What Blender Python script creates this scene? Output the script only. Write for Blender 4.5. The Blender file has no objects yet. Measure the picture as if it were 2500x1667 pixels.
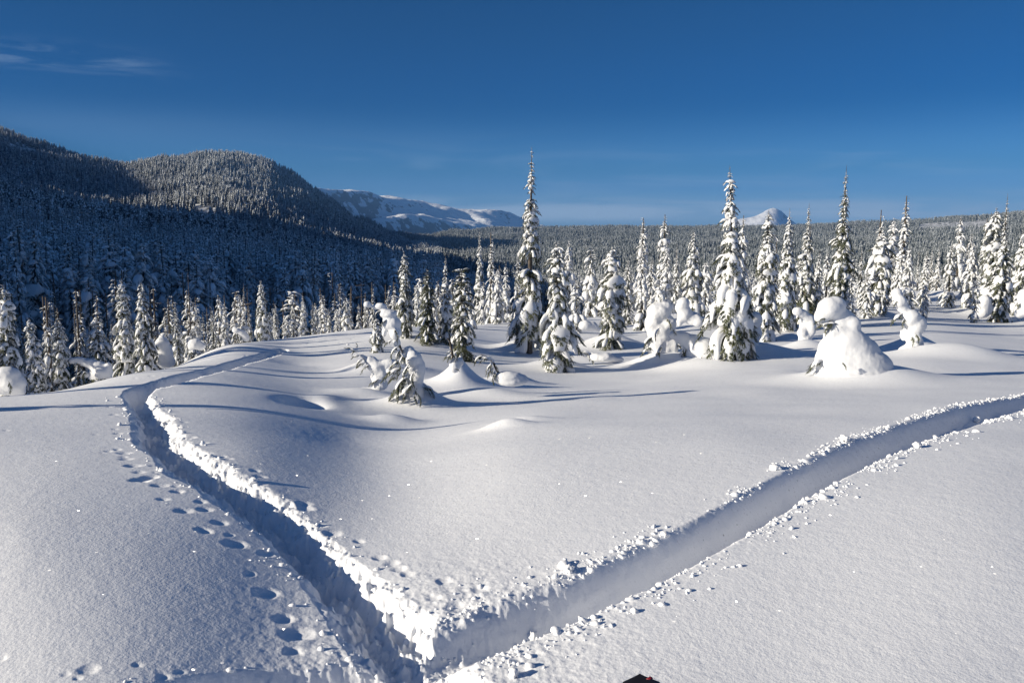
import bpy, bmesh, math, random
import numpy as np
from mathutils import Vector, Matrix, Euler

random.seed(7)
RNG = np.random.RandomState(11)
PI = math.pi
sc = bpy.context.scene
C = sc.collection

# ------------------------------------------------------------------ camera
FPX, CX, CY = 2080.0, 1250.0, 833.5
PITCH = math.radians(7.5)
EYE = 1.7
HAZE = 6.3e-5
cam = bpy.data.cameras.new('camera')
cam.sensor_width = 36.0
cam.lens = FPX / 2500 * 36
cam.clip_start = 0.05
cam.clip_end = 60000
cam_o = bpy.data.objects.new('camera', cam)
cam_o.location = (0, 0, EYE)
cam_o.rotation_euler = (PI / 2 - PITCH, 0, 0)
C.objects.link(cam_o)
sc.camera = cam_o

# ------------------------------------------------------------------ light
SUN_EL = math.radians(17.0)
SUN_AZ = math.radians(-109)          # from +Y, clockwise positive (towards +X)
sun_dir = Vector((math.sin(SUN_AZ) * math.cos(SUN_EL), math.cos(SUN_AZ) * math.cos(SUN_EL), math.sin(SUN_EL)))
sl = bpy.data.lights.new('sun', 'SUN')
sl.energy = 4.7
sl.angle = math.radians(0.5)
sl.color = (1.0, 0.905, 0.74)
so = bpy.data.objects.new('sun', sl)
so.rotation_euler = sun_dir.to_track_quat('Z', 'Y').to_euler()
so.location = (-30, -10, 30)
C.objects.link(so)

w = bpy.data.worlds.new('World')
sc.world = w
w.use_nodes = True
nt = w.node_tree
nt.nodes.clear()
N = nt.nodes.new
L = nt.links.new
out = N('ShaderNodeOutputWorld')
bg = N('ShaderNodeBackground')
sky = N('ShaderNodeTexSky')
sky.sky_type = 'NISHITA'
sky.sun_disc = False
sky.sun_elevation = SUN_EL
sky.sun_rotation = SUN_AZ
sky.altitude = 1500
sky.air_density = 1.0
sky.dust_density = 0.3
sky.ozone_density = 2.5
bg.inputs['Strength'].default_value = 0.10
# clear deep winter sky: the blue deepens upward in view, lifted overhead to fill the shadows
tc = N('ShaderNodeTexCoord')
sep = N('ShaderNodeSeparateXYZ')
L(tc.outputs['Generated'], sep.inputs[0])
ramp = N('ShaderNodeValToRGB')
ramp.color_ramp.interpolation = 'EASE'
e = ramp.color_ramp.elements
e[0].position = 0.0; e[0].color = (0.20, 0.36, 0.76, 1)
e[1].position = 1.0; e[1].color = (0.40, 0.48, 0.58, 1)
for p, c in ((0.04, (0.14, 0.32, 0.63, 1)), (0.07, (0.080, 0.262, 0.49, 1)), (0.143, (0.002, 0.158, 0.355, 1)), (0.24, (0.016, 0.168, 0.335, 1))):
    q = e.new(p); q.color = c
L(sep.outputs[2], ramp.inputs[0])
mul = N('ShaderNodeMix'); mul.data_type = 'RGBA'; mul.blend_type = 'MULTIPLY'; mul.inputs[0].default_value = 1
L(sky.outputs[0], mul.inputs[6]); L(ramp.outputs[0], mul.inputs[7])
# thin cirrus and a low cloud bank on the horizon
mp = N('ShaderNodeMapping'); mp.inputs['Scale'].default_value = (3.0, 3.0, 26.0)
mp.inputs['Rotation'].default_value = (0.0, 0.05, 0)
L(tc.outputs['Generated'], mp.inputs[0])
nz = N('ShaderNodeTexNoise'); nz.inputs['Scale'].default_value = 1.6; nz.inputs['Detail'].default_value = 7
nz.inputs['Distortion'].default_value = 0.6
L(mp.outputs[0], nz.inputs['Vector'])
def math_n(op, a, b=None, c=None):
    m = N('ShaderNodeMath'); m.operation = op
    for i, v in enumerate((a, b, c)):
        if v is None: continue
        if isinstance(v, (int, float)): m.inputs[i].default_value = v
        else: L(v, m.inputs[i])
    return m.outputs[0]
def mrange(v, a, b, c=0.0, d=1.0):
    m = N('ShaderNodeMapRange'); m.interpolation_type = 'SMOOTHSTEP'
    L(v, m.inputs[0])
    for i, x in enumerate((a, b, c, d)): m.inputs[i + 1].default_value = x
    return m.outputs[0]
nzv = nz.outputs[0]
# low bank just over the horizon
bank = math_n('MULTIPLY', mrange(sep.outputs[2], 0.004, 0.016), mrange(sep.outputs[2], 0.045, 0.018))
bank = math_n('MULTIPLY', bank, mrange(nzv, 0.36, 0.60, 0.25, 1.0))
# thin veil streaks up to about ten degrees
veil = math_n('MULTIPLY', mrange(sep.outputs[2], 0.01, 0.05), mrange(sep.outputs[2], 0.12, 0.05))
veil = math_n('MULTIPLY', veil, mrange(nzv, 0.50, 0.72, 0.0, 0.18))
# a wisp of cirrus in the upper left of the view
def gauss_dir(px, py, sx, sz):
    u = (px - CX) / FPX; v = (CY - py) / FPX
    d = Vector((u, math.cos(PITCH) + v * math.sin(PITCH), -math.sin(PITCH) + v * math.cos(PITCH))).normalized()
    a = math_n('SUBTRACT', sep.outputs[0], d.x); b = math_n('SUBTRACT', sep.outputs[2], d.z)
    a = math_n('MULTIPLY', a, 1 / sx); b = math_n('MULTIPLY', b, 1 / sz)
    s = math_n('ADD', math_n('MULTIPLY', a, a), math_n('MULTIPLY', b, b))
    return math_n('EXPONENT', math_n('MULTIPLY', s, -1.0))
nz2 = N('ShaderNodeTexNoise'); nz2.inputs['Scale'].default_value = 5.5; nz2.inputs['Detail'].default_value = 9
nz2.inputs['Distortion'].default_value = 1.2; nz2.inputs['Roughness'].default_value = 0.62
mp2 = N('ShaderNodeMapping'); mp2.inputs['Scale'].default_value = (1.2, 1.2, 10.0)
L(tc.outputs['Generated'], mp2.inputs[0]); L(mp2.outputs[0], nz2.inputs['Vector'])
cir = math_n('ADD', gauss_dir(60, 138, 0.075, 0.011), math_n('MULTIPLY', gauss_dir(210, 148, 0.05, 0.010), 0.8))
cir = math_n('MULTIPLY', cir, mrange(nz2.outputs[0], 0.40, 0.70, 0.0, 0.34))
cirb = math_n('MULTIPLY', gauss_dir(60, 300, 0.25, 0.02), 0.07)
tot = math_n('ADD', math_n('ADD', math_n('MULTIPLY', bank, 0.95), veil), math_n('ADD', cir, cirb))
tot = math_n('MINIMUM', tot, 0.9)
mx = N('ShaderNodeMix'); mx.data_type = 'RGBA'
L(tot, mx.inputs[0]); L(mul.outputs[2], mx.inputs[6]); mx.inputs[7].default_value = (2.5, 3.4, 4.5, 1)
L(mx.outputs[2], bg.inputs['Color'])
L(bg.outputs[0], out.inputs['Surface'])

sc.view_settings.view_transform = 'Standard'
sc.view_settings.look = 'None'
sc.view_settings.exposure = 0.71
sc.view_settings.gamma = 1.0
sc.view_settings.use_curve_mapping = False
sc.cycles.max_bounces = 6
sc.cycles.diffuse_bounces = 5
sc.cycles.volume_bounces = 0

# ------------------------------------------------------------------ helpers
def ray(px, py):
    u = (px - CX) / FPX; v = (CY - py) / FPX
    return Vector((u, math.cos(PITCH) + v * math.sin(PITCH), -math.sin(PITCH) + v * math.cos(PITCH)))

def at(px, py, Y):
    d = ray(px, py)
    k = Y / d.y
    return Vector((d.x * k, Y, EYE + d.z * k))

def mpp(Y):            # metres per photograph pixel at distance Y
    return Y / FPX

_P = np.random.RandomState(3).permutation(512)
_P = np.concatenate([_P, _P, _P])
_G = np.random.RandomState(4).uniform(-1, 1, (512, 2))
def noise2(x, y):
    x = np.asarray(x, float); y = np.asarray(y, float)
    xi = np.floor(x).astype(int); yi = np.floor(y).astype(int)
    xf = x - xi; yf = y - yi
    u = xf * xf * xf * (xf * (xf * 6 - 15) + 10); v = yf * yf * yf * (yf * (yf * 6 - 15) + 10)
    def g(ix, iy, fx, fy):
        h = _P[(_P[ix & 511] + (iy & 511))]
        return _G[h & 511, 0] * fx + _G[h & 511, 1] * fy
    a = g(xi, yi, xf, yf); b = g(xi + 1, yi, xf - 1, yf)
    c = g(xi, yi + 1, xf, yf - 1); d = g(xi + 1, yi + 1, xf - 1, yf - 1)
    return (a + u * (b - a)) * (1 - v) + (c + u * (d - c)) * v
def fbm(x, y, o=4, lac=2.03, gain=0.5):
    s = 0; a = 1
    for i in range(o):
        s = s + a * noise2(x + 17.3 * i, y - 9.1 * i)
        x = x * lac; y = y * lac; a *= gain
    return s
def sstep(a, b, x):
    t = np.clip((x - a) / (b - a), 0, 1)
    return t * t * (3 - 2 * t)

def new_mesh(name, V, F, mats=(), midx=None, smooth=True):
    """V (n,3); F: list of int arrays, each (m,3) or (m,4)."""
    me = bpy.data.meshes.new(name)
    if not isinstance(F, (list, tuple)): F = [F]
    F = [f for f in F if len(f)]
    V = np.asarray(V, dtype=np.float32)
    me.vertices.add(len(V)); me.vertices.foreach_set('co', V.ravel())
    loops = np.concatenate([np.asarray(f).ravel() for f in F]).astype(np.int32)
    sizes = np.concatenate([np.full(len(f), f.shape[1], np.int32) for f in F])
    starts = np.concatenate([[0], np.cumsum(sizes)[:-1]]).astype(np.int32)
    me.loops.add(len(loops)); me.loops.foreach_set('vertex_index', loops)
    me.polygons.add(len(sizes)); me.polygons.foreach_set('loop_start', starts)
    me.polygons.foreach_set('loop_total', sizes)
    for m in mats: me.materials.append(m)
    if midx is not None: me.polygons.foreach_set('material_index', np.asarray(midx, np.int32))
    me.polygons.foreach_set('use_smooth', np.full(len(sizes), smooth))
    me.update(calc_edges=True)
    return me

def add(name, me, parent=None, **kw):
    o = bpy.data.objects.new(name, me)
    C.objects.link(o)
    if parent is not None: o.parent = parent
    for k, v in kw.items(): o[k] = v
    return o

def thing(name, label, cat, loc, group=None):
    o = bpy.data.objects.new(name, None)
    o.empty_display_size = 0.2
    C.objects.link(o)
    o.location = loc
    o['label'] = label; o['category'] = cat
    if group: o['group'] = group
    return o

# ------------------------------------------------------------------ materials
def mat(name):
    m = bpy.data.materials.new(name); m.use_nodes = True
    t = m.node_tree
    b = t.nodes['Principled BSDF']
    return m, t, b

def snow_material(name, grain=1.0, fine=90.0, sparkle=True, tint=(0.86, 0.87, 0.89)):
    m, t, b = mat(name)
    n = t.nodes.new; l = t.links.new
    b.inputs['Roughness'].default_value = 0.85
    b.inputs['Specular IOR Level'].default_value = 0.15
    geo = n('ShaderNodeNewGeometry')
    n1 = n('ShaderNodeTexNoise'); n1.inputs['Scale'].default_value = fine; n1.inputs['Detail'].default_value = 3
    n1.inputs['Roughness'].default_value = 0.6
    n2 = n('ShaderNodeTexNoise'); n2.inputs['Scale'].default_value = fine * 0.18; n2.inputs['Detail'].default_value = 3
    l(geo.outputs['Position'], n1.inputs['Vector']); l(geo.outputs['Position'], n2.inputs['Vector'])
    b1 = n('ShaderNodeBump'); b1.inputs['Strength'].default_value = 0.45 * grain; b1.inputs['Distance'].default_value = 0.006
    b2 = n('ShaderNodeBump'); b2.inputs['Strength'].default_value = 0.13 * grain; b2.inputs['Distance'].default_value = 0.02
    l(n2.outputs[0], b2.inputs['Height']); l(n1.outputs[0], b1.inputs['Height'])
    l(b2.outputs[0], b1.inputs['Normal']); l(b1.outputs[0], b.inputs['Normal'])
    n3 = n('ShaderNodeTexNoise'); n3.inputs['Scale'].default_value = 1.3; n3.inputs['Detail'].default_value = 4
    l(geo.outputs['Position'], n3.inputs['Vector'])
    cr = n('ShaderNodeValToRGB')
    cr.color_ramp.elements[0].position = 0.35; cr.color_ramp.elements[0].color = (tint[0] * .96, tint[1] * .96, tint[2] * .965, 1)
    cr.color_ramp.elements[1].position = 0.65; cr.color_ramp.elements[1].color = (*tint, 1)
    l(n3.outputs[0], cr.inputs[0]); l(cr.outputs[0], b.inputs['Base Color'])
    if sparkle:
        # ice crystals: rare small facets with their own orientation that catch the sun
        vo = n('ShaderNodeTexVoronoi'); vo.feature = 'F1'; vo.inputs['Scale'].default_value = 42.0
        l(geo.outputs['Position'], vo.inputs['Vector'])
        sx = n('ShaderNodeSeparateColor'); l(vo.outputs['Color'], sx.inputs[0])
        gt = n('ShaderNodeMath'); gt.operation = 'GREATER_THAN'; gt.inputs[1].default_value = 0.55
        l(sx.outputs[0], gt.inputs[0])
        lt = n('ShaderNodeMath'); lt.operation = 'LESS_THAN'; lt.inputs[1].default_value = 0.30
        l(vo.outputs['Distance'], lt.inputs[0])
        mm = n('ShaderNodeMath'); mm.operation = 'MULTIPLY'; l(gt.outputs[0], mm.inputs[0]); l(lt.outputs[0], mm.inputs[1])
        cm = n('ShaderNodeCombineXYZ'); l(sx.outputs[1], cm.inputs[0]); l(sx.outputs[2], cm.inputs[1]); cm.inputs[2].default_value = 0.22
        sb = n('ShaderNodeVectorMath'); sb.operation = 'SUBTRACT'; l(cm.outputs[0], sb.inputs[0]); sb.inputs[1].default_value = (0.5, 0.5, 0)
        nm = n('ShaderNodeVectorMath'); nm.operation = 'NORMALIZE'; l(sb.outputs[0], nm.inputs[0])
        cw = n('ShaderNodeMath'); cw.operation = 'MULTIPLY'; cw.inputs[1].default_value = .6; l(mm.outputs[0], cw.inputs[0]); l(cw.outputs[0], b.inputs['Coat Weight']); b.inputs['Coat Roughness'].default_value = 0.12
        l(nm.outputs[0], b.inputs['Coat Normal'])
    return m

M_FIELD = snow_material('snow_field', 1.0, 70.0, True)
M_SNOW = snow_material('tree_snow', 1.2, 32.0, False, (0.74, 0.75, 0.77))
M_CLOD = snow_material('clod_snow', 0.9, 60.0, False)

def needle_material():
    m, t, b = mat('needles')
    n = t.nodes.new; l = t.links.new
    oi = n('ShaderNodeObjectInfo'); geo = n('ShaderNodeNewGeometry')
    nz_ = n('ShaderNodeTexNoise'); nz_.inputs['Scale'].default_value = 6; nz_.inputs['Detail'].default_value = 3
    l(geo.outputs['Position'], nz_.inputs['Vector'])
    cr = n('ShaderNodeValToRGB')
    cr.color_ramp.elements[0].position = 0.3; cr.color_ramp.elements[0].color = (0.030, 0.042, 0.018, 1)
    cr.color_ramp.elements[1].position = 0.7; cr.color_ramp.elements[1].color = (0.085, 0.090, 0.032, 1)
    l(nz_.outputs[0], cr.inputs[0])
    # hoar frost speckle on the needles
    n2 = n('ShaderNodeTexNoise'); n2.inputs['Scale'].default_value = 28; n2.inputs['Detail'].default_value = 2
    l(geo.outputs['Position'], n2.inputs['Vector'])
    r2 = n('ShaderNodeMapRange'); r2.inputs[1].default_value = 0.56; r2.inputs[2].default_value = 0.66
    r2.inputs[4].default_value = 0.75
    l(n2.outputs[0], r2.inputs[0])
    mx_ = n('ShaderNodeMix'); mx_.data_type = 'RGBA'
    l(r2.outputs[0], mx_.inputs[0]); l(cr.outputs[0], mx_.inputs[6]); mx_.inputs[7].default_value = (0.7, 0.73, 0.76, 1)
    l(mx_.outputs[2], b.inputs['Base Color'])
    b.inputs['Roughness'].default_value = 0.7
    return m
M_NEEDLE = needle_material()

def bark_material():
    m, t, b = mat('bark')
    n = t.nodes.new; l = t.links.new
    tc_ = n('ShaderNodeTexCoord')
    mp_ = n('ShaderNodeMapping'); mp_.inputs['Scale'].default_value = (30, 30, 6)
    nz_ = n('ShaderNodeTexNoise'); nz_.inputs['Scale'].default_value = 1; nz_.inputs['Detail'].default_value = 5
    l(tc_.outputs['Object'], mp_.inputs[0]); l(mp_.outputs[0], nz_.inputs['Vector'])
    cr = n('ShaderNodeValToRGB')
    cr.color_ramp.elements[0].position = 0.35; cr.color_ramp.elements[0].color = (0.035, 0.028, 0.022, 1)
    cr.color_ramp.elements[1].position = 0.62; cr.color_ramp.elements[1].color = (0.14, 0.115, 0.095, 1)
    q = cr.color_ramp.elements.new(0.75); q.color = (0.7, 0.72, 0.75, 1)
    l(nz_.outputs[0], cr.inputs[0]); l(cr.outputs[0], b.inputs['Base Color'])
    bp = n('ShaderNodeBump'); bp.inputs['Strength'].default_value = 0.6; bp.inputs['Distance'].default_value = 0.02
    l(nz_.outputs[0], bp.inputs['Height']); l(bp.outputs[0], b.inputs['Normal'])
    b.inputs['Roughness'].default_value = 0.9
    return m
M_BARK = bark_material()

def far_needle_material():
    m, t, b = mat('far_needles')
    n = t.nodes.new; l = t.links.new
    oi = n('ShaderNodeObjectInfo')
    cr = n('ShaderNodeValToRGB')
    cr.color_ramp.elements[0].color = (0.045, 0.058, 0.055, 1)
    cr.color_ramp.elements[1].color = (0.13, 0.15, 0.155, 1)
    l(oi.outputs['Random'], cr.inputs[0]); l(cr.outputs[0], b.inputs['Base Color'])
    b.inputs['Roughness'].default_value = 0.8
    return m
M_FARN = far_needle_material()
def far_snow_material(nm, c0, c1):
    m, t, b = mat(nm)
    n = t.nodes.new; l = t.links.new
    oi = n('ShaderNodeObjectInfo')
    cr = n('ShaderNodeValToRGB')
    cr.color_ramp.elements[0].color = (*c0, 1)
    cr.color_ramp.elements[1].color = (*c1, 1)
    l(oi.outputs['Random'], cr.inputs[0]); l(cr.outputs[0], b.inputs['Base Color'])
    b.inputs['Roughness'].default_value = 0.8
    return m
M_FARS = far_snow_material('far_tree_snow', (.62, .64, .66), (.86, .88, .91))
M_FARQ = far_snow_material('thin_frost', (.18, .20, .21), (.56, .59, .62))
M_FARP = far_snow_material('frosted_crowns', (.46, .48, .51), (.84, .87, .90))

def hill_material():
    m, t, b = mat('forest_floor_snow')
    n = t.nodes.new; l = t.links.new
    geo = n('ShaderNodeNewGeometry')
    nz_ = n('ShaderNodeTexNoise'); nz_.inputs['Scale'].default_value = 0.12; nz_.inputs['Detail'].default_value = 6
    l(geo.outputs['Position'], nz_.inputs['Vector'])
    cr = n('ShaderNodeValToRGB')
    cr.color_ramp.elements[0].position = 0.42; cr.color_ramp.elements[0].color = (0.10, 0.105, 0.09, 1)
    cr.color_ramp.elements[1].position = 0.58; cr.color_ramp.elements[1].color = (0.80, 0.81, 0.83, 1)
    l(nz_.outputs[0], cr.inputs[0]); l(cr.outputs[0], b.inputs['Base Color'])
    b.inputs['Roughness'].default_value = 0.9
    return m
M_HILL = hill_material()

def mountain_material():
    m, t, b = mat('mountain_snow')
    n = t.nodes.new; l = t.links.new
    geo = n('ShaderNodeNewGeometry')
    sx = n('ShaderNodeSeparateXYZ'); l(geo.outputs['Normal'], sx.inputs[0])
    nz_ = n('ShaderNodeTexNoise'); nz_.inputs['Scale'].default_value = 0.012; nz_.inputs['Detail'].default_value = 8
    nz_.inputs['Roughness'].default_value = 0.65
    l(geo.outputs['Position'], nz_.inputs['Vector'])
    a = n('ShaderNodeMath'); a.operation = 'MULTIPLY_ADD'; a.inputs[1].default_value = -0.9; a.inputs[2].default_value = 1.12
    l(sx.outputs[2], a.inputs[0])
    s = n('ShaderNodeMath'); s.operation = 'ADD'; l(a.outputs[0], s.inputs[0]); l(nz_.outputs[0], s.inputs[1])
    cr = n('ShaderNodeValToRGB')
    cr.color_ramp.elements[0].position = 0.985; cr.color_ramp.elements[0].color = (0.86, 0.87, 0.89, 1)
    cr.color_ramp.elements[1].position = 1.04; cr.color_ramp.elements[1].color = (0.12, 0.13, 0.15, 1)
    l(s.outputs[0], cr.inputs[0]); l(cr.outputs[0], b.inputs['Base Color'])
    bp = n('ShaderNodeBump'); bp.inputs['Strength'].default_value = 0.7; bp.inputs['Distance'].default_value = 25
    l(nz_.outputs[0], bp.inputs['Height']); l(bp.outputs[0], b.inputs['Normal'])
    b.inputs['Roughness'].default_value = 0.9
    return m
M_MOUNT = mountain_material()

# ------------------------------------------------------------------ snowfield height
def ctl(px, Y, py=None, z=None):
    if z is None: z = at(px, py, Y).z
    x = (px - CX) / FPX * Y      # Y-depth plane position (camera pitch changes it very little)
    if py is not None: x = at(px, py, Y).x
    return (x, Y, z)
CT = []
for px, z in ((-600, .22), (0, .17), (300, .12), (500, .045), (700, -.05), (1000, -.06), (1250, -.03), (2000, .05), (2500, .09), (3100, .1)):
    CT.append(ctl(px, 4.1, z=z))
for px, z in ((-600, .10), (600, 0.0), (1250, 0.0), (2000, .02), (3100, .04)):
    CT.append(ctl(px, 2.2, z=z))
for px, z in ((-600, .12), (0, .04), (300, .01), (600, -.055), (800, -.185), (900, -.225), (1000, -.22), (1250, -.105), (1800, .0), (2500, .06), (3100, 0)):
    CT.append(ctl(px, 6.5, z=z))
for px, z in ((-600, 0), (0, -.17), (400, -.20), (600, -.27), (750, -.405), (850, -.515), (1000, -.54), (1250, -.39), (1700, -.30), (2100, -.25), (2500, -.20), (3100, -.25)):
    CT.append(ctl(px, 9.0, z=z))
for px, Y, py in ((0, 11, 966), (300, 11, 945), (300, 15, 916), (450, 16, 895), (560, 15, 898), (560, 22, 841), (780, 18, 895), (780, 27, 816),
                  (700, 22, 851), (950, 30, 797), (1010, 12, 1005), (900, 16, 905), (1250, 14, 962), (1250, 20, 893), (1250, 26, 852), (1250, 36, 798),
                  (1250, 45, 788), (1360, 20, 903), (1490, 27, 850), (1500, 40, 795), (1500, 55, 770), (1600, 21, 893), (1790, 20, 878), (1800, 14, 950), (1900, 40, 780), (1900, 65, 740),
                  (2100, 15, 934), (2230, 20, 862), (2300, 32, 800), (2400, 45, 768), (2500, 80, 716), (2500, 15, 928), (2500, 25, 842), (2200, 70, 722),
                  (3100, 15, 930), (3100, 30, 820), (3100, 80, 716)):
    CT.append(ctl(px, Y, py=py))
for px, Y, z in ((-700, 13, -.3), (-700, 22, -2.5), (-700, 40, -9), (0, 14.5, -1.4), (0, 22, -3.6), (0, 40, -9), (300, 21, -2.4), (300, 40, -8), (560, 29, -2.6), (560, 45, -7.5),
                 (780, 35, -3.0), (780, 50, -7), (950, 40, -3.5), (950, 60, -9), (1250, 62, -8), (1500, 80, -10), (1900, 95, -12),
                 (2200, 110, -13), (2500, 120, -14), (3100, 120, -14), (0, 100, -24), (600, 100, -20), (1250, 110, -18), (-700, 100, -24)):
    CT.append(ctl(px, Y, z=z))
CT = np.array(CT)
def tps_coord(x, y):
    r = np.sqrt(x * x + y * y)
    az = np.arctan2(x, y)
    return az * 3.0, np.log(np.maximum(r, 1.0))
ca, cl_ = tps_coord(CT[:, 0], CT[:, 1])
def tps_phi(d2): return 0.5 * d2 * np.log(d2 + 1e-9)
K = tps_phi((ca[:, None] - ca[None]) ** 2 + (cl_[:, None] - cl_[None]) ** 2)
n_ = len(ca)
K[np.arange(n_), np.arange(n_)] += 0.004
P_ = np.stack([np.ones(n_), ca, cl_], 1)
A_ = np.block([[K, P_], [P_.T, np.zeros((3, 3))]])
sol = np.linalg.solve(A_, np.concatenate([CT[:, 2], np.zeros(3)]))
def tps(a, l):
    s = sol[n_] + sol[n_ + 1] * a + sol[n_ + 2] * l
    for i in range(n_):
        s = s + sol[i] * tps_phi((a - ca[i]) ** 2 + (l - cl_[i]) ** 2)
    return s
AZM = math.radians(44)
def base_h(x, y):
    x = np.asarray(x, float); y = np.asarray(y, float)
    r = np.sqrt(x * x + y * y); az = np.arctan2(x, y)
    l = np.log(np.maximum(r, 2.0))
    inside = tps(np.clip(az, -AZM, AZM) * 3, l)
    if np.any(np.abs(az) > AZM):
        lft = tps(np.full_like(l, -AZM * 3), l); rgt = tps(np.full_like(l, AZM * 3), l)
        k = np.clip((np.abs(az) - AZM) / (PI - AZM), 0, 1) * 0.5
        k = np.where(az < 0, k, 1 - k)
        k = sstep(0, 1, k)
        inside = np.where(np.abs(az) > AZM, lft * (1 - k) + rgt * k, inside)
    s = sstep(1.0, 2.4, r)
    h = inside * s
    h = h + 0.035 * fbm(x * 0.45 + 3, y * 0.45, 2) * sstep(3, 9, r) + 0.05 * noise2(x * .17, y * .17 + 5) * sstep(6, 15, r)
    return h

def cast(px, py, hf, y0=1.5, y1=120):
    d = ray(px, py)
    ys = np.exp(np.linspace(math.log(y0), math.log(y1), 900))
    k = ys / d.y
    X = d.x * k; Z = EYE + d.z * k
    H = hf(X, ys)
    below = np.where(Z < H)[0]
    if len(below) == 0:
        i = len(ys) - 1
    else: i = below[0]
    if i > 0 and len(below):
        a0 = Z[i - 1] - H[i - 1]; a1 = Z[i] - H[i]
        f = a0 / (a0 - a1)
        yy = ys[i - 1] + f * (ys[i] - ys[i - 1])
    else: yy = ys[i]
    k = yy / d.y
    return Vector((d.x * k, yy, EYE + d.z * k))

# mounds and hollows of the field: (px, py, radius x, radius y, height, angle)
MOUNDS = []
def mound(px, py, rx, ry, h, p=2.0, dx=0.0, dy=0.0, Y=None):
    q = cast(px, py, base_h) if Y is None else Vector((at(px, py, Y).x, Y, 0))
    MOUNDS.append((q.x + dx, q.y + dy, rx, ry, h, p))
mound(1022, 1000, .40, .36, .46, 1.25)
mound(960, 1030, .35, .22, .10)
mound(1122, 945, .36, .36, .56, 1.2)
mound(1245, 935, .45, .35, .22)
mound(1190, 965, .60, .30, .12)
mound(1238, 1040, .26, .14, .085)
mound(1285, 1025, .30, .12, .05)
mound(1360, 903, .75, .6, .30, 1.7)
mound(1290, 862, 1.0, .8, .42)
mound(1490, 846, 1.0, .8, .42)
mound(1600, 892, .75, .6, .30, 1.7)
mound(1800, 872, 1.3, 1.0, .45, 1.8)
mound(1700, 895, .8, .6, .15)
mound(2110, 930, 1.1, .8, .34, 1.9)
mound(2232, 850, .55, .5, .40, 1.5)
mound(2330, 868, 1.3, .55, .30, 2)
mound(1965, 848, .55, .45, .22)
mound(2143, 770, 1.0, .8, .25)
mound(1916, 808, 1.1, .9, .3)
mound(2415, 760, 1.6, 1.2, .35)
mound(2311, 722, 1.5, 1.2, .35)
mound(1670, 797, 1.0, .8, .25)
mound(1925, 828, .5, .4, .2)
mound(1040, 838, 1.3, .9, .22)
mound(990, 822, .7, .6, .2)
mound(2400, 768, 1.2, .9, .2)
mound(1430, 878, .8, .5, .12)
mound(742, 980, .24, .34, -.22, 2.2)
mound(800, 975, .25, .5, .05)
mound(720, 885, .5, .5, -.05)
mound(800, 1060, .8, .9, -.03)
mound(975, 900, .6, .5, .12)
mound(900, 900, .5, .4, .15)
mound(890, 965, .5, .35, .10)
mound(2000, 905, .45, .25, -.06)

def surf0(x, y):
    h = base_h(x, y)
    for (mx_, my_, rx, ry, hh, p) in MOUNDS:
        d = np.sqrt(((x - mx_) / rx) ** 2 + ((y - my_) / ry) ** 2)
        h = h + hh * np.exp(-np.power(d, p))
    return h

# ------------------------------------------------------------------ trenches
def trench_line(pairs, ext=()):
    Lp = [cast(a, b, surf0) for a, b, c, d in pairs]; Rp = [cast(c, d, surf0) for a, b, c, d in pairs]
    Cn = [((l + r) / 2) for l, r in zip(Lp, Rp)]
    hw = []
    for i in range(len(Cn)):
        t = (Cn[min(i + 1, len(Cn) - 1)] - Cn[max(i - 1, 0)]); t.z = 0; t.normalize()
        d = (Rp[i] - Lp[i]); nrm = Vector((-t.y, t.x, 0))
        hw.append(max(abs(d.dot(nrm)) / 2, 0.06))
    hw = [min(h, 0.42) for h in hw]
    return [(c.x, c.y, h) for c, h in zip(Cn, hw)]
LEFT_T = trench_line([(880, 1667, 1165, 1667), (869, 1590, 1100, 1590), (825, 1530, 1050, 1530), (784, 1472, 978, 1472), (740, 1414, 905, 1414), (672, 1336, 812, 1336),
                      (604, 1275, 742, 1275), (519, 1214, 678, 1214), (465, 1176, 608, 1176), (404, 1148, 560, 1148), (380, 1112, 500, 1112),
                      (333, 1077, 447, 1077), (330, 1036, 425, 1036), (318, 1000, 388, 1000), (303, 968, 362, 968)])
LEFT_T2 = trench_line([(303, 968, 362, 968), (318, 950, 366, 956), (380, 931, 398, 946), (471, 908, 477, 923), (583, 878, 599, 887), (688, 851, 699, 857)])
RIGHT_T = trench_line([(985, 1590, 1000, 1650), (1075, 1545, 1090, 1625), (1160, 1500, 1175, 1592), (1245, 1464, 1255, 1562), (1349, 1430, 1349, 1530), (1444, 1399, 1444, 1506), (1559, 1335, 1559, 1441), (1674, 1290, 1674, 1378),
                       (1789, 1233, 1789, 1315), (1885, 1175, 1885, 1262), (1980, 1130, 1980, 1206), (2078, 1087, 2078, 1150), (2174, 1049, 2174, 1110),
                       (2327, 1003, 2327, 1047), (2500, 965, 2500, 1003), (2750, 915, 2750, 950), (3000, 880, 3000, 915)])
def ease(line, times, first=0):
    P = np.array(line)
    for _ in range(times):
        Q = P.copy(); Q[1:-1] = .25 * P[:-2] + .5 * P[1:-1] + .25 * P[2:]; P = Q
    return [tuple(p) for p in P]
print('right trench', [tuple(round(v, 2) for v in p) for p in RIGHT_T[:7]])
_w = np.array([p[2] for p in RIGHT_T]); _w[:3] = _w[3]
for _ in range(4): _w[1:-1] = .25 * _w[:-2] + .5 * _w[1:-1] + .25 * _w[2:]
RIGHT_T = [(p[0], p[1], w_) for p, w_ in zip(RIGHT_T, _w)]
RIGHT_T[:8] = ease(RIGHT_T[:8], 2)
print('right trench', [tuple(round(v, 2) for v in p) for p in RIGHT_T[:7]])
NEAR_T = [(q.x + .04, q.y - .30, .27) for q in [cast(a, b, surf0) for a, b in ((930, 1600), (850, 1618), (700, 1638), (520, 1660), (300, 1700), (0, 1790), (-400, 1900))]]
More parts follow.
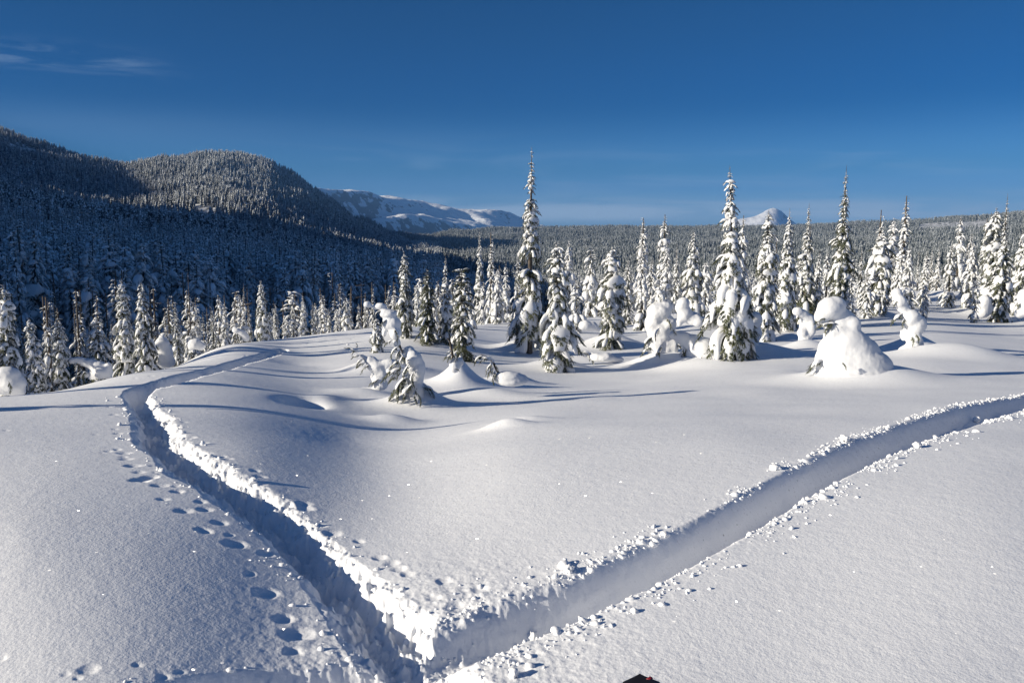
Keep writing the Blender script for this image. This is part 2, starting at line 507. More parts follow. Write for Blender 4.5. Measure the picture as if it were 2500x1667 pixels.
JUNC_T = [(LEFT_T[0][0], LEFT_T[0][1], LEFT_T[0][2]), (-0.35, 2.4, .45), (-0.1, 1.2, .45), (0.0, 0.0, .5), (0.2, -2.0, .5)]
LEFT_T[0] = (LEFT_T[0][0], LEFT_T[0][1], min(LEFT_T[0][2], .40))

def dist_line(x, y, line, win=3.0):
    D = np.full(x.shape, 99.0); W = np.full(x.shape, .2); S = np.zeros(x.shape); sg = np.zeros(x.shape)
    acc = 0
    for (x0, y0, w0), (x1, y1, w1) in zip(line[:-1], line[1:]):
        dx, dy = x1 - x0, y1 - y0; L2 = dx * dx + dy * dy; ln = math.sqrt(L2)
        t = np.clip(((x - x0) * dx + (y - y0) * dy) / L2, 0, 1)
        ex = x - (x0 + t * dx); ey = y - (y0 + t * dy)
        d = np.sqrt(ex * ex + ey * ey)
        m = d < D
        D = np.where(m, d, D); W = np.where(m, w0 + t * (w1 - w0), W); S = np.where(m, acc + t * ln, S)
        sg = np.where(m, np.sign(ex * dy - ey * dx), sg)     # + on the right of the direction of travel
        acc += ln
    return D, W, S, sg

def smin_dist(x, y, line):
    # smooth polyline first (Catmull-Rom style resample)
    return dist_line(x, y, line)

def resample(line, n=5):
    P = np.array(line); o = []
    for i in range(len(P) - 1):
        p0 = P[max(i - 1, 0)]; p1 = P[i]; p2 = P[i + 1]; p3 = P[min(i + 2, len(P) - 1)]
        for k in range(n):
            t = k / n
            o.append(tuple(0.5 * ((2 * p1) + (-p0 + p2) * t + (2 * p0 - 5 * p1 + 4 * p2 - p3) * t * t + (-p0 + 3 * p1 - 3 * p2 + p3) * t ** 3)))
    o.append(tuple(P[-1]))
    return o
LEFT_R, LEFT2_R, RIGHT_R, NEAR_R, JUNC_R = [resample(l, 3) for l in (LEFT_T, LEFT_T2, RIGHT_T, NEAR_T, JUNC_T)]

PRINTS = [(267, 980, .05), (268, 993, .05), (277, 1012, .06), (280, 1047, .06), (289, 1058, .06), (286, 1097, .07), (302, 1106, .08), (307, 1120, .09), (324, 1136, .09),
          (340, 1152, .08), (343, 1170, .10), (372, 1165, .08), (391, 1184, .07), (428, 1186, .06), (433, 1199, .06), (398, 1218, .08), (449, 1246, .08), (490, 1224, .07),
          (500, 1243, .08), (535, 1275, .08), (497, 1294, .09), (575, 1328, .10), (652, 1350, .08), (560, 1305, .05), (652, 1447, .11), (610, 1400, .05), (692, 1510, .10), (727, 1547, .09),
          (715, 1590, .09), (215, 1634, .05), (440, 1640, .05), (3, 1607, .035), (160, 1645, .035), (335, 1622, .03), (400, 1652, .045), (190, 1655, .03),
          (385, 974, .05), (386, 990, .06), (404, 1001, .05), (418, 1010, .05), (430, 1020, .05), (450, 1030, .06), (461, 1068, .09), (455, 1080, .09), (490, 1085, .06),
          (509, 1106, .07), (538, 1114, .07), (545, 1130, .07), (560, 1148, .07), (589, 1160, .08), (633, 1162, .06), (640, 1181, .08), (742, 1238, .09), (784, 1282, .08), (808, 1302, .08), (876, 1321, .07),
          (927, 1361, .06), (958, 1375, .07), (975, 1388, .07), (995, 1401, .06), (1083, 1418, .08), (1172, 1438, .07), (1060, 1460, .06), (1120, 1480, .09),
          (150, 960, .07), (175, 952, .06), (330, 924, .06), (369, 917, .06), (394, 910, .06), (420, 905, .05), (470, 899, .05), (505, 893, .05), (540, 888, .05), (600, 868, .06),
          (620, 862, .06), (640, 860, .08), (590, 880, .05), (440, 935, .05), (470, 930, .05), (750, 838, .08), (830, 835, .08), (810, 838, .06), (860, 828, .07), (15, 1050, .05)]
PR = []
for i, (px, py, r) in enumerate(PRINTS):
    q = cast(px, py, surf0)
    PR.append((q.x, q.y, r * .52 * (1 + .2 * math.sin(i * 3.3)), .8 + .4 * ((i * 7) % 5) / 5, (i * 1.7) % PI))

_pr = random.Random(8)
PR += [(a + _pr.uniform(-.16, .16), b + _pr.uniform(-.2, .2), c * _pr.uniform(.45, .85), d, _pr.uniform(0, 3.1)) for a, b, c, d, e in PR[:60] if b > 5.0]
def surf(x, y, detail=True):
    """the snowfield surface with its trenches and tracks"""
    x = np.asarray(x, float); y = np.asarray(y, float)
    h = surf0(x, y)
    n_a = fbm(x * 3.1, y * 3.1, 3); n_b = fbm(x * 11.0 + 7, y * 11.0, 3); n_c = fbm(x * 31.0, y * 31.0 + 3, 2)
    r = np.sqrt(x * x + y * y)
    # left trench: dug by boots, ragged
    def carve(h, line, depth, rag, floor, steep, lip, lipw, fade=None, ragl=.035, lside=1.0, streak=0.0):
        D, W, S, sg = dist_line(x, y, line)
        rag = np.where(sg > 0, rag, ragl)
        Dn = D + rag * (n_a * .6 + n_b * .3 + n_c * .15)
        st = np.minimum(steep, W * .5)
        m = sstep(W + .6 * st, W - 1.5 * st, Dn)
        dep = depth * m
        if fade is not None: dep = dep * fade(S)
        h = h - dep * (1 - .38 * sstep(.25 * W, W * 1.1, D)) * (1 + .0 * D) + m * floor * (n_a * .7 + n_b * .7 + n_c * .25)
        if streak: h = h + m * streak * fbm(S * 1.6 + 3, D * sg * 17 + S * .6, 3)
        ring = np.exp(-((D - W - lipw * .5) / lipw) ** 2) * (1 - m) * np.where(sg > 0, 1, lside)
        if fade is not None: ring = ring * fade(S)
        h = h + ring * lip * np.clip(.15 + n_a * .9 + n_b * .55 + n_c * .35, 0, 1.2)
        return h, m
    hl = h
    hl, m1 = carve(h, LEFT_R, .165, .10, .15, .10, .003, .12, ragl=.025, lside=.15)
    h2, m2 = carve(h, LEFT2_R, .22, .04, .04, .05, .01, .08, lambda S: 1 - .6 * sstep(8, 16, S))
    h3, m3 = carve(h, RIGHT_R, .195, .022, .006, .10, .004, .09, fade=lambda S: .60 + .40 * sstep(.0, .8, S), ragl=.020, streak=.020)
    h4, m4 = carve(h, NEAR_R, .22, .03, .03, .08, .003, .10, ragl=.03)
    h5, m5 = carve(h, JUNC_R, .18, .08, .09, .16, .004, .10)
    up = np.maximum.reduce([hl - h, h2 - h, h3 - h, h4 - h, h5 - h])
    dn = np.minimum.reduce([hl - h, h2 - h, h3 - h, h4 - h, h5 - h])
    mm = np.maximum.reduce([m1, m2, m3, m4, m5])
    h = h + np.where(mm > 0.02, dn, up)
    # rough scuffed snow at the junction of the trenches
    dj = np.sqrt((x + .25) ** 2 + ((y - 3.5) / 1.1) ** 2)
    h = h + np.exp(-(dj / .6) ** 2) * (.009 * n_b + .005 * n_c + .014 * n_a)
    # prints
    for (qx, qy, qr, el, an) in PR:
        m = (np.abs(x - qx) < qr * 3.5) & (np.abs(y - qy) < qr * 3.5)
        if not m.any(): continue
        ax = x[m] - qx; ay = y[m] - qy
        c, s = math.cos(an), math.sin(an)
        u = (ax * c + ay * s) / qr; v = (-ax * s + ay * c) / (qr * el)
        d = np.sqrt(u * u + v * v) + .25 * n_b[m]
        h[m] = h[m] - qr * .28 * np.exp(-np.power(np.clip(d, 0, 9), 2.6)) + qr * .05 * np.exp(-((d - 1.35) / .35) ** 2) * (.6 + n_b[m])
    # fine wind crust
    h = h + (.0013 * fbm(x * 9, y * 14, 3) + .0008 * n_c) * sstep(1.5, 3, r)
    return h

# grid: dense where the camera looks, coarse all round
azd = np.linspace(math.radians(-36), math.radians(36), 1080)
azc1 = np.linspace(math.radians(-180), math.radians(-36), 60)[:-1]
azc2 = np.linspace(math.radians(36), math.radians(180), 60)[1:]
AZ = np.concatenate([azc1, azd, azc2])
dep = np.linspace(math.radians(33), math.radians(9.4), 520)
r1 = EYE / np.tan(dep)
r0 = np.array([.05, .3, .6, .9, 1.2, 1.5, 1.8, 2.1, 2.35])
r2 = np.exp(np.linspace(math.log(r1[-1]), math.log(118), 230))[1:]
RR = np.concatenate([r0, r1, r2])
RR = RR[np.argsort(RR)]
A2, R2 = np.meshgrid(AZ, RR)
X2 = np.sin(A2) * R2; Y2 = np.cos(A2) * R2
Z2 = surf(X2.ravel(), Y2.ravel()).reshape(X2.shape)
nr, na = X2.shape
V = np.stack([X2.ravel(), Y2.ravel(), Z2.ravel()], 1)
ii = (np.arange(nr - 1)[:, None] * na + np.arange(na - 1)[None]).ravel()
F = np.stack([ii, ii + 1, ii + na + 1, ii + na], 1)[:, ::-1]
field = add('snow_ground', new_mesh('snow_ground', V, F, [M_FIELD]))
field['kind'] = 'structure'
print('field tris', len(F) * 2)

# quick lookup of the finished surface
def ground(x, y):
    return float(surf0(np.array([x]), np.array([y]))[0])

# ------------------------------------------------------------------ valley, forest hills and far mountains
RK = np.array([45, 70, 120, 250, 450, 700, 1000, 1500, 2200, 3200, 4200], float)
COL = {  # photograph column -> ground row at each range above
    -1900: (1250, 1150, 1010, 830, 680, 560, 540, 430, 330, 420, 500),
    -700: (1250, 1150, 1010, 830, 670, 550, 560, 420, 290, 380, 480),
    0:    (1200, 1120, 1000, 825, 660, 548, 590, 460, 322, 380, 480),
    120:  (1200, 1120, 1000, 825, 665, 550, 590, 470, 365, 420, 500),
    230:  (1190, 1110, 990, 825, 670, 556, 590, 490, 398, 440, 510),
    330:  (1180, 1100, 980, 820, 680, 566, 600, 500, 412, 450, 510),
    430:  (1180, 1100, 980, 820, 685, 572, 610, 490, 400, 450, 510),
    550:  (1170, 1090, 970, 815, 695, 590, 620, 480, 390, 450, 510),
    640:  (1170, 1090, 970, 815, 705, 610, 630, 500, 395, 470, 530),
    720:  (1160, 1080, 965, 815, 715, 630, 640, 530, 432, 490, 540),
    800:  (1150, 1070, 960, 815, 722, 650, 645, 565, 488, 520, 560),
    870:  (1150, 1065, 955, 815, 730, 668, 650, 595, 545, 560, 575),
    1000: (1140, 1060, 950, 815, 740, 690, 660, 625, 605, 582, 600),
    1200: (1130, 1050, 945, 820, 760, 715, 680, 645, 605, 562, 580),
    1500: (1120, 1040, 940, 825, 765, 722, 690, 645, 600, 559, 580),
    1850: (1110, 1030, 935, 830, 765, 722, 690, 640, 596, 558, 580),
    2150: (1100, 1025, 930, 830, 765, 720, 685, 635, 588, 549, 560),
    2350: (1100, 1025, 930, 830, 765, 716, 680, 625, 575, 536, 540),
    2500: (1100, 1025, 930, 830, 760, 712, 675, 618, 566, 525, 520),
    3300: (1100, 1025, 930, 830, 750, 700, 660, 590, 540, 500, 490),
}
ck = sorted(COL)
cz = []
for px in ck:
    u = (px - CX) / FPX
    row = []
    for r, py in zip(RK, COL[px]):
        d = ray(px, py); hor = math.hypot(d.x, d.y)
        row.append(EYE + d.z / hor * r)
    cz.append(row)
cz = np.array(cz); caz = np.array([math.atan((px - CX) / FPX) for px in ck]); lrk = np.log(RK)
def pchip_idx(xs, x):
    i = np.clip(np.searchsorted(xs, x) - 1, 0, len(xs) - 2)
    t = np.clip((x - xs[i]) / (xs[i + 1] - xs[i]), 0, 1)
    return i, t
def hill_h(x, y):
    r = np.sqrt(x * x + y * y); az = np.arctan2(x, y)
    i, t = pchip_idx(caz, np.maximum(az, caz[0])); t = t * .5 + .5 * t * t * (3 - 2 * t)
    j, s = pchip_idx(lrk, np.log(np.maximum(r, 45)))
    s = s * .4 + .6 * s * s * (3 - 2 * s)
    h = (cz[i, j] * (1 - t) + cz[i + 1, j] * t) * (1 - s) + (cz[i, j + 1] * (1 - t) + cz[i + 1, j + 1] * t) * s
    amp = np.interp(r, [60, 300, 1000, 2500, 4000], [0, 3, 14, 14, 10])
    h = h + amp * fbm(x / 260 + 3.1, y / 260, 4)
    h = h + np.interp(r, [60, 1200, 2000], [0, 0, 22]) * fbm(x / 90, y / 210 + 9, 3) * sstep(0, -300, x) 
    # high ridge outside the left edge of the picture, it shades the hillside
    rg = np.exp(-((x + 2450 + .12 * (y - 1500)) / 520) ** 2) * sstep(-100, 800, y) * sstep(4500, 3500, y)
    h = np.maximum(h, h * (1 - rg) + rg * 630)
    xc = -(310 + .62 * np.maximum(y - 250, 0))  # second unseen ridge, nearer, added to shade the valley forest
    rg2 = np.exp(-((x - xc) / (75 + .10 * np.maximum(y - 250, 0))) ** 2) * sstep(-900, -600, y) * sstep(1250, 950, y)
    h = np.maximum(h, h * (1 - rg2) + rg2 * np.interp(y, [-400, -80, -5, 250, 500, 900], [8, 18, 84, 86, 115, 176]))
    return h
haz = np.linspace(math.radians(-132), math.radians(46), 720)
hr = np.exp(np.linspace(math.log(48), math.log(4200), 330))
A2, R2 = np.meshgrid(haz, hr)
X2 = np.sin(A2) * R2; Y2 = np.cos(A2) * R2
Z2 = hill_h(X2.ravel(), Y2.ravel()).reshape(X2.shape)
nr, na = X2.shape
V = np.stack([X2.ravel(), Y2.ravel(), Z2.ravel()], 1)
ii = (np.arange(nr - 1)[:, None] * na + np.arange(na - 1)[None]).ravel()
F = np.stack([ii, ii + 1, ii + na + 1, ii + na], 1)[:, ::-1]
hills = add('hills', new_mesh('hills', V, F, [M_HILL]))
hills['kind'] = 'structure'

def silhouette_mesh(name, rows, n=(500, 120), az_px=(0, 2500), rough=25, seed=0, shear=(0, 0, 0, 0)):
    """rows: list of (range, [(px, py), ...]) from near to far, a heightfield in azimuth and range"""
    pxs = np.linspace(az_px[0], az_px[1], n[0])
    rk = np.array([r for r, _ in rows], float)
    Zt = []
    for r, pts in rows:
        p = np.array(pts, float)
        py = np.interp(pxs, p[:, 0], p[:, 1])
        k = np.ones(9) / 9
        py = np.convolve(np.pad(py, 4, mode='edge'), k, 'valid')
        u = (pxs - CX) / FPX; v = (CY - py) / FPX
        dy = math.cos(PITCH) + v * math.sin(PITCH); dz = -math.sin(PITCH) + v * math.cos(PITCH)
        Zt.append(EYE + dz / np.hypot(u, dy) * (r + shear[0] * (np.clip(pxs, shear[1], shear[2]) - shear[3])))
    Zt = np.array(Zt)
    rs = np.linspace(rk[0], rk[-1], n[1])
    az = np.arctan((pxs - CX) / FPX)
    A, R = np.meshgrid(az, rs)
    R = R + shear[0] * (np.clip(pxs, shear[1], shear[2]) - shear[3])[None]
    j = np.clip(np.searchsorted(rk, rs) - 1, 0, len(rk) - 2)
    t = (rs - rk[j]) / (rk[j + 1] - rk[j]); t = .5 * t + .5 * t * t * (3 - 2 * t)
    Z = Zt[j] * (1 - t[:, None]) + Zt[j + 1] * t[:, None]
    X = np.sin(A) * R; Y = np.cos(A) * R
    rid = 1 - 2 * np.abs(fbm(X / 700 + seed, Y / 700, 5))
    Z = Z + rough * (fbm(X / 420 + seed, Y / 420 + 2, 6) + .45 * (rid - .6))
    V = np.stack([X.ravel(), Y.ravel(), Z.ravel()], 1)
    nr, na = X.shape
    ii = (np.arange(nr - 1)[:, None] * na + np.arange(na - 1)[None]).ravel()
    F = np.stack([ii, ii + 1, ii + na + 1, ii + na], 1)[:, ::-1]
    o = add(name, new_mesh(name, V, F, [M_MOUNT]))
    o['kind'] = 'structure'
    return o
silhouette_mesh('snowy_mountain_range', [
    (5200, [(-900, 600), (600, 640), (1500, 660)]),
    (6000, [(-900, 560), (300, 580), (700, 620), (860, 600), (960, 600), (1100, 600), (1220, 600), (1400, 620)]),
    (6350, [(-900, 500), (300, 520), (700, 570), (860, 552), (900, 538), (960, 527), (1050, 530), (1120, 545), (1220, 566), (1400, 610)]),
    (6900, [(-900, 470), (300, 500), (700, 540), (860, 545), (960, 540), (1030, 528), (1090, 535), (1140, 540), (1180, 532), (1250, 556), (1400, 600)]),
    (7300, [(-900, 420), (0, 430), (400, 440), (640, 440), (740, 463), (790, 463), (830, 464), (880, 469), (960, 477), (1010, 489), (1050, 500), (1100, 511), (1140, 519), (1190, 512), (1230, 518), (1290, 536), (1350, 562), (1450, 620)]),
    (7900, [(-900, 430), (400, 450), (790, 464), (960, 485), (1190, 520), (1290, 548), (1450, 620)]),
    (9500, [(-900, 470), (600, 540), (1000, 590), (1450, 660)])], n=(620, 240), az_px=(-900, 1450), rough=46, seed=4, shear=(4.0, 500, 1350, 950))
silhouette_mesh('distant_snowy_peak', [
    (9200, [(1640, 640), (2060, 640)]),
    (9900, [(1640, 600), (1740, 565), (1800, 556), (1860, 540), (1890, 545), (1940, 565), (2060, 600)]),
    (10600, [(1640, 590), (1745, 552), (1800, 535), (1842, 526), (1866, 512), (1884, 508), (1900, 515), (1924, 537), (1950, 552), (2060, 600)]),
    (11800, [(1640, 620), (1880, 560), (2060, 620)])], n=(260, 90), az_px=(1640, 2060), rough=26, seed=9, shear=(3.0, 1640, 2060, 1880))

# ------------------------------------------------------------------ tree pieces
def rot_to(d):
    d = Vector(d).normalized()
    return np.array(d.to_track_quat('X', 'Z').to_matrix())

def spindle(p, d, ln, wd, fl=.6):
    """needle brush: a three sided spindle, 5 verts 6 tris"""
    M = rot_to(d)
    m = np.array([[0, 0, 0], [.35, .5, 0], [.35, -.5, 0], [.35, 0, -.5 * fl], [1, 0, 0]]) * np.array([ln, wd, wd])
    v = m @ M.T + np.array(p)
    f = np.array([[0, 1, 3], [0, 3, 2], [0, 2, 1], [4, 3, 1], [4, 2, 3], [4, 1, 2]])
    return v, f

def cat(parts):
    V = []; F = []; o = 0
    for v, f in parts:
        V.append(v); F.append(f + o); o += len(v)
    return np.concatenate(V), np.concatenate(F)

def bough_curve(s, droop=.34):
    return np.stack([s * (1 - .10 * s * s), 0 * s, .10 * np.sin(PI * np.minimum(s, 1)) - droop * s ** 2], -1)

def make_bough(seed, twigs=46):
    rd = random.Random(seed)
    dr = rd.uniform(.22, .48)
    parts = []
    # stem
    s = np.linspace(0, 1, 6); c = bough_curve(s, dr)
    ring = []
    for k in range(6):
        rad = .018 * (1 - .8 * s[k]) + .003
        for a in range(3):
            ring.append(c[k] + np.array([0, math.cos(a * 2.09) * rad, math.sin(a * 2.09) * rad]))
    f = []
    for k in range(5):
        for a in range(3):
            b = (a + 1) % 3
            f += [[k * 3 + a, k * 3 + b, k * 3 + 3 + b], [k * 3 + a, k * 3 + 3 + b, k * 3 + 3 + a]]
    parts.append((np.array(ring), np.array(f)))
    for i in range(twigs):
        t = .10 + .9 * (i + rd.random()) / twigs
        side = -1 if i % 2 else 1
        p = bough_curve(np.array([t]), dr)[0]
        ln = (.34 * (1 - .55 * t) + .10) * rd.uniform(.7, 1.2)
        d = (rd.uniform(.45, 1.0), side * rd.uniform(.5, 1.1), -rd.uniform(.15, .85))
        if t > .93: d = (1, side * .25, -.5)
        v, ff = spindle(p, d, ln, .060)
        parts.append((v, ff))
        # side sprigs
        dn = np.array(Vector(d).normalized())
        for k in range(2):
            q = p + dn * ln * rd.uniform(.3, .8)
            d2 = (dn[0] + rd.uniform(-.2, .6), dn[1] + rd.uniform(-.8, .8), dn[2] - rd.uniform(.1, .6))
            parts.append(spindle(q, d2, ln * .5, .042))
    V_, F_ = cat(parts)
    return V_, F_, dr

def make_pad(seed, dr, nu=13, nv=10):
    """snow lying along a bough: a bent, lumpy tongue"""
    rd = np.random.RandomState(seed)
    ph = rd.uniform(0, 6.28, 6)
    s = np.linspace(0, 1, nu)
    s0 = rd.uniform(.02, .16); s1 = rd.uniform(.92, 1.08)
    st = s0 + (s1 - s0) * (.5 - .5 * np.cos(PI * s))
    c = bough_curve(st, dr)
    wid = np.sin(PI * s) ** .55 * (.55 + .55 * s) * (1 + .22 * np.sin(5 * s * 2 + ph[0]) + .14 * np.sin(11 * s + ph[1]))
    Vv = []
    for k in range(nu):
        a = np.linspace(0, 2 * PI, nv, endpoint=False)
        w_ = .25 * wid[k]; up = .145 * wid[k] * (1 + .2 * math.sin(7 * s[k] + ph[2])); dn = .055 * wid[k]
        yy = np.cos(a) * w_ * (1 + .10 * np.sin(2 * a + ph[3] + 4 * s[k]))
        zz = np.where(np.sin(a) > 0, np.sin(a) * up, np.sin(a) * dn) - .30 * np.abs(np.cos(a)) ** 2 * w_
        yy = yy + .03 * math.sin(6 * s[k] + ph[4])
        Vv.append(np.stack([np.full(nv, c[k, 0]), yy + c[k, 1], zz + c[k, 2] + .015], 1))
    Vv = np.concatenate(Vv)
    f = []
    for k in range(nu - 1):
        for a in range(nv):
            b = (a + 1) % nv
            i0, i1, i2, i3 = k * nv + a, k * nv + b, (k + 1) * nv + b, (k + 1) * nv + a
            f += [[i0, i1, i2], [i0, i2, i3]]
    return Vv, np.array(f)[:, ::-1]

NB = 9
BOUGH = []; PAD = []; BOUGH_ME = []; PAD_ME = []
for i in range(NB):
    bv, bf, dr = make_bough(100 + i)
    pv, pf = make_pad(200 + i, dr)
    BOUGH.append((bv, bf)); PAD.append((pv, pf))
    BOUGH_ME.append(new_mesh('bough', bv, bf, [M_NEEDLE], smooth=False))
    PAD_ME.append(new_mesh('snow_pad', pv, pf, [M_SNOW]))
LOWB = []
for i in range(6):
    bv, bf, dr = make_bough(300 + i, twigs=13)
    pv, pf = make_pad(400 + i, dr, nu=7, nv=6)
    LOWB.append(((bv, bf), (pv, pf)))

def trunk_mesh(H, r0, lean=(0, 0), wob=.0, seg=7):
    k = 9; vs = []
    for i in range(k + 1):
        t = i / k
        rad = r0 * (1 - t) ** .9 + .004
        cx_ = lean[0] * t ** 1.5; cy_ = lean[1] * t ** 1.5
        for a in range(seg):
            vs.append((cx_ + math.cos(a / seg * 2 * PI) * rad, cy_ + math.sin(a / seg * 2 * PI) * rad, t * H - (.3 if i == 0 else 0)))
    f = []
    for i in range(k):
        for a in range(seg):
            b = (a + 1) % seg
            f.append((i * seg + a, i * seg + b, i * seg + seg + b, i * seg + seg + a))
    return np.array(vs), np.array(f)

PROFILES = {
    'spire': [(0, .02), (.06, .10), (.15, .22), (.30, .34), (.45, .50), (.60, .72), (.8, .95), (1, 1.0)],
    'tower': [(0, .02), (.05, .10), (.14, .19), (.28, .27), (.40, .36), (.52, .60), (.75, .90), (1, .95)],
    'fir':   [(0, .05), (.06, .22), (.2, .42), (.4, .62), (.65, .86), (.85, 1.0), (1, .9)],
    'column': [(0, .08), (.06, .35), (.2, .6), (.5, .85), (.8, 1.0), (1, .95)],
    'airy':  [(0, .01), (.08, .10), (.22, .18), (.36, .24), (.46, .50), (.7, .85), (1, 1)],
    'round': [(0, .35), (.1, .6), (.3, .85), (.6, 1.0), (.85, 1.0), (1, .8)],
}
def tree_layout(H, R, prof='fir', seed=0, dens=1.0, snow=1.0, lean=(0, 0), gap=.0, bare=.10, topmin=0.0):
    rd = random.Random(seed)
    tab = PROFILES[prof]
    ts, rs_ = zip(*tab)
    boughs = []
    t = .012
    while t < 1 - bare * .5:
        rr = R * max(np.interp(t, ts, rs_), topmin)
        step = max(.26 * rr, .028 * H * .55) / H / dens
        z = H * (1 - t)
        nb = 3 if t < .08 else (4 if t < .25 else rd.choice((5, 6, 6)))
        a0 = rd.uniform(0, 6.28)
        tier = rd.uniform(.60, 1.25)
        if gap and rd.random() < gap: t += step; continue
        for k in range(nb):
            ln = rr * tier * rd.uniform(.60, 1.15)
            if ln < .02: continue
            pit = np.interp(t, [0, .10, .35, 1], [25, 2, -14, -30]) + rd.uniform(-12, 12)
            yaw = a0 + k * 2 * PI / nb + rd.uniform(-.35, .35)
            tt = z / H
            pos = (lean[0] * tt ** 1.5, lean[1] * tt ** 1.5, z + rd.uniform(-.35, .35) * step * H)
            ws = rd.uniform(.75, 1.35); sn = snow * rd.uniform(.35, 1.2)
            if rd.random() < .16 and t < .72: ws *= 1.6; sn = snow * 1.3; ln *= .92
            boughs.append((pos, yaw, math.radians(pit), ln, ws, sn, rd.randrange(10 ** 6)))
        t += step * rd.uniform(.75, 1.3)
    return boughs

def bough_matrix(b):
    pos, yaw, pit, ln, ws, sn, v = b
    return Matrix.Translation(pos) @ Matrix.Rotation(yaw, 4, 'Z') @ Matrix.Rotation(-pit, 4, 'Y') @ Matrix.Diagonal((ln, ln * ws, ln, 1))

def bake_tree(layout, low=True):
    gb = []; gp = []
    for b in layout:
        M = np.array(bough_matrix(b)); sn = b[5]
        if low: (bv, bf), (pv, pf) = LOWB[b[6] % len(LOWB)]
        else: (bv, bf), (pv, pf) = BOUGH[b[6] % NB], PAD[b[6] % NB]
        gb.append((bv @ M[:3, :3].T + M[:3, 3], bf))
        if sn > .3:
            pv2 = pv * np.array([1, min(sn, 1.3), sn * 1.25]); gp.append((pv2 @ M[:3, :3].T + M[:3, 3], pf))
    return cat(gb), cat(gp)

def fir(label, px, py=None, Y=None, top=600, hw=40, prof='fir', seed=None, dens=1.0, snow=1.0, lean=0.0, gap=0, name='snow_covered_fir', group=None, full=True, category='tree', z=None):
    """a fir standing at photograph column px; its foot is where the ray meets the snow (py) or at distance Y"""
    if Y is None: q = cast(px, py, surf0)
    else:
        x = at(px, 800, Y).x; q = Vector((x, Y, ground(x, Y)))
    if seed is None: seed = int(px * 13 + top * 7)
    ztop = at(px, top, q.y).z
    H = ztop - q.z
    R = hw * mpp(q.y)
    q.z -= .03
    t = thing(name, label, category, q, group)
    t.rotation_euler = (0, 0, 0)
    ln = (lean * H, 0)
    tv, tf = trunk_mesh(H, max(.016 * H, .02), ln)
    add('trunk', new_mesh('trunk', tv, tf, [M_BARK]), t)
    lay = tree_layout(H, R, prof, seed, dens, snow, ln, gap)
    if full:
        for b in lay:
            o = add('bough', BOUGH_ME[b[6] % NB], t)
            o.matrix_basis = bough_matrix(b)
            sn = b[5]
            if sn > .3:
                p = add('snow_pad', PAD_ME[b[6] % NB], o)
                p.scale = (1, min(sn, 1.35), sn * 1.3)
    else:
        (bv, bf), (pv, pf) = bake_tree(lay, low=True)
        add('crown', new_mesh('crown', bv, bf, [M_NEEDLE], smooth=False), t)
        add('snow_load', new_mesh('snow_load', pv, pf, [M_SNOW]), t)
    return t

# ------------------------------------------------------------------ snow ghosts: buried saplings
def blob_mesh(name, els, vox=.03, amp=.02, fq=4.0, seed=0, it=24):
    """smooth union of ellipsoids (centre, radii), remeshed"""
    bm = bmesh.new()
    for c, r in els:
        m = Matrix.Translation(c) @ Matrix.Diagonal((*r, 1))
        bmesh.ops.create_icosphere(bm, subdivisions=3, radius=1.0, matrix=m)
    me = bpy.data.meshes.new(name); bm.to_mesh(me); bm.free()
    o = bpy.data.objects.new(name, me); C.objects.link(o)
    rm = o.modifiers.new('r', 'REMESH'); rm.mode = 'VOXEL'; rm.voxel_size = vox
    sm = o.modifiers.new('s', 'SMOOTH'); sm.factor = .6; sm.iterations = it
    dg = bpy.context.evaluated_depsgraph_get()
    me2 = bpy.data.meshes.new_from_object(o.evaluated_get(dg))
    bpy.data.objects.remove(o)
    n = len(me2.vertices); co = np.empty(n * 3, np.float32); me2.vertices.foreach_get('co', co); co = co.reshape(-1, 3)
    nr_ = np.empty(n * 3, np.float32); me2.vertices.foreach_get('normal', nr_); nr_ = nr_.reshape(-1, 3)
    d = fbm(co[:, 0] * fq + seed, co[:, 2] * fq + co[:, 1] * fq * .7, 3) + .35 * fbm(co[:, 0] * fq * 4 + seed, co[:, 2] * fq * 4 - co[:, 1] * fq * 3, 2)
    co = co + nr_ * (d * amp)[:, None]
    me2.vertices.foreach_set('co', co.ravel())
    me2.name = name
    me2.materials.clear(); me2.materials.append(M_SNOW)
    me2.polygons.foreach_set('use_smooth', np.full(len(me2.polygons), True))
    me2.update()
    return me2

def spray(t, org, px, py, Y, ex, ey, seed=0, wid=1.0, pad=0.7, dz=0.0):
    """a green bough from (px,py) to (ex,ey) in the photograph, at distance Y"""
    a = at(px, py, Y); b = at(ex, ey, Y + dz)
    d = b - a; ln = d.length
    rd = random.Random(seed + int(px * 3 + py))
    yaw = math.atan2(d.y, d.x); pit = math.asin(d.z / ln)
    o = add('bough', BOUGH_ME[rd.randrange(NB)], t)
    pit2 = pit + .25
    o.matrix_basis = Matrix.Translation(a - org) @ Matrix.Rotation(yaw, 4, 'Z') @ Matrix.Rotation(-pit2, 4, 'Y') @ Matrix.Diagonal((ln, ln * wid, ln, 1))
    if pad > 0:
        p = add('snow_pad', PAD_ME[rd.randrange(NB)], o); p.scale = (.9, .9, pad)
    return o

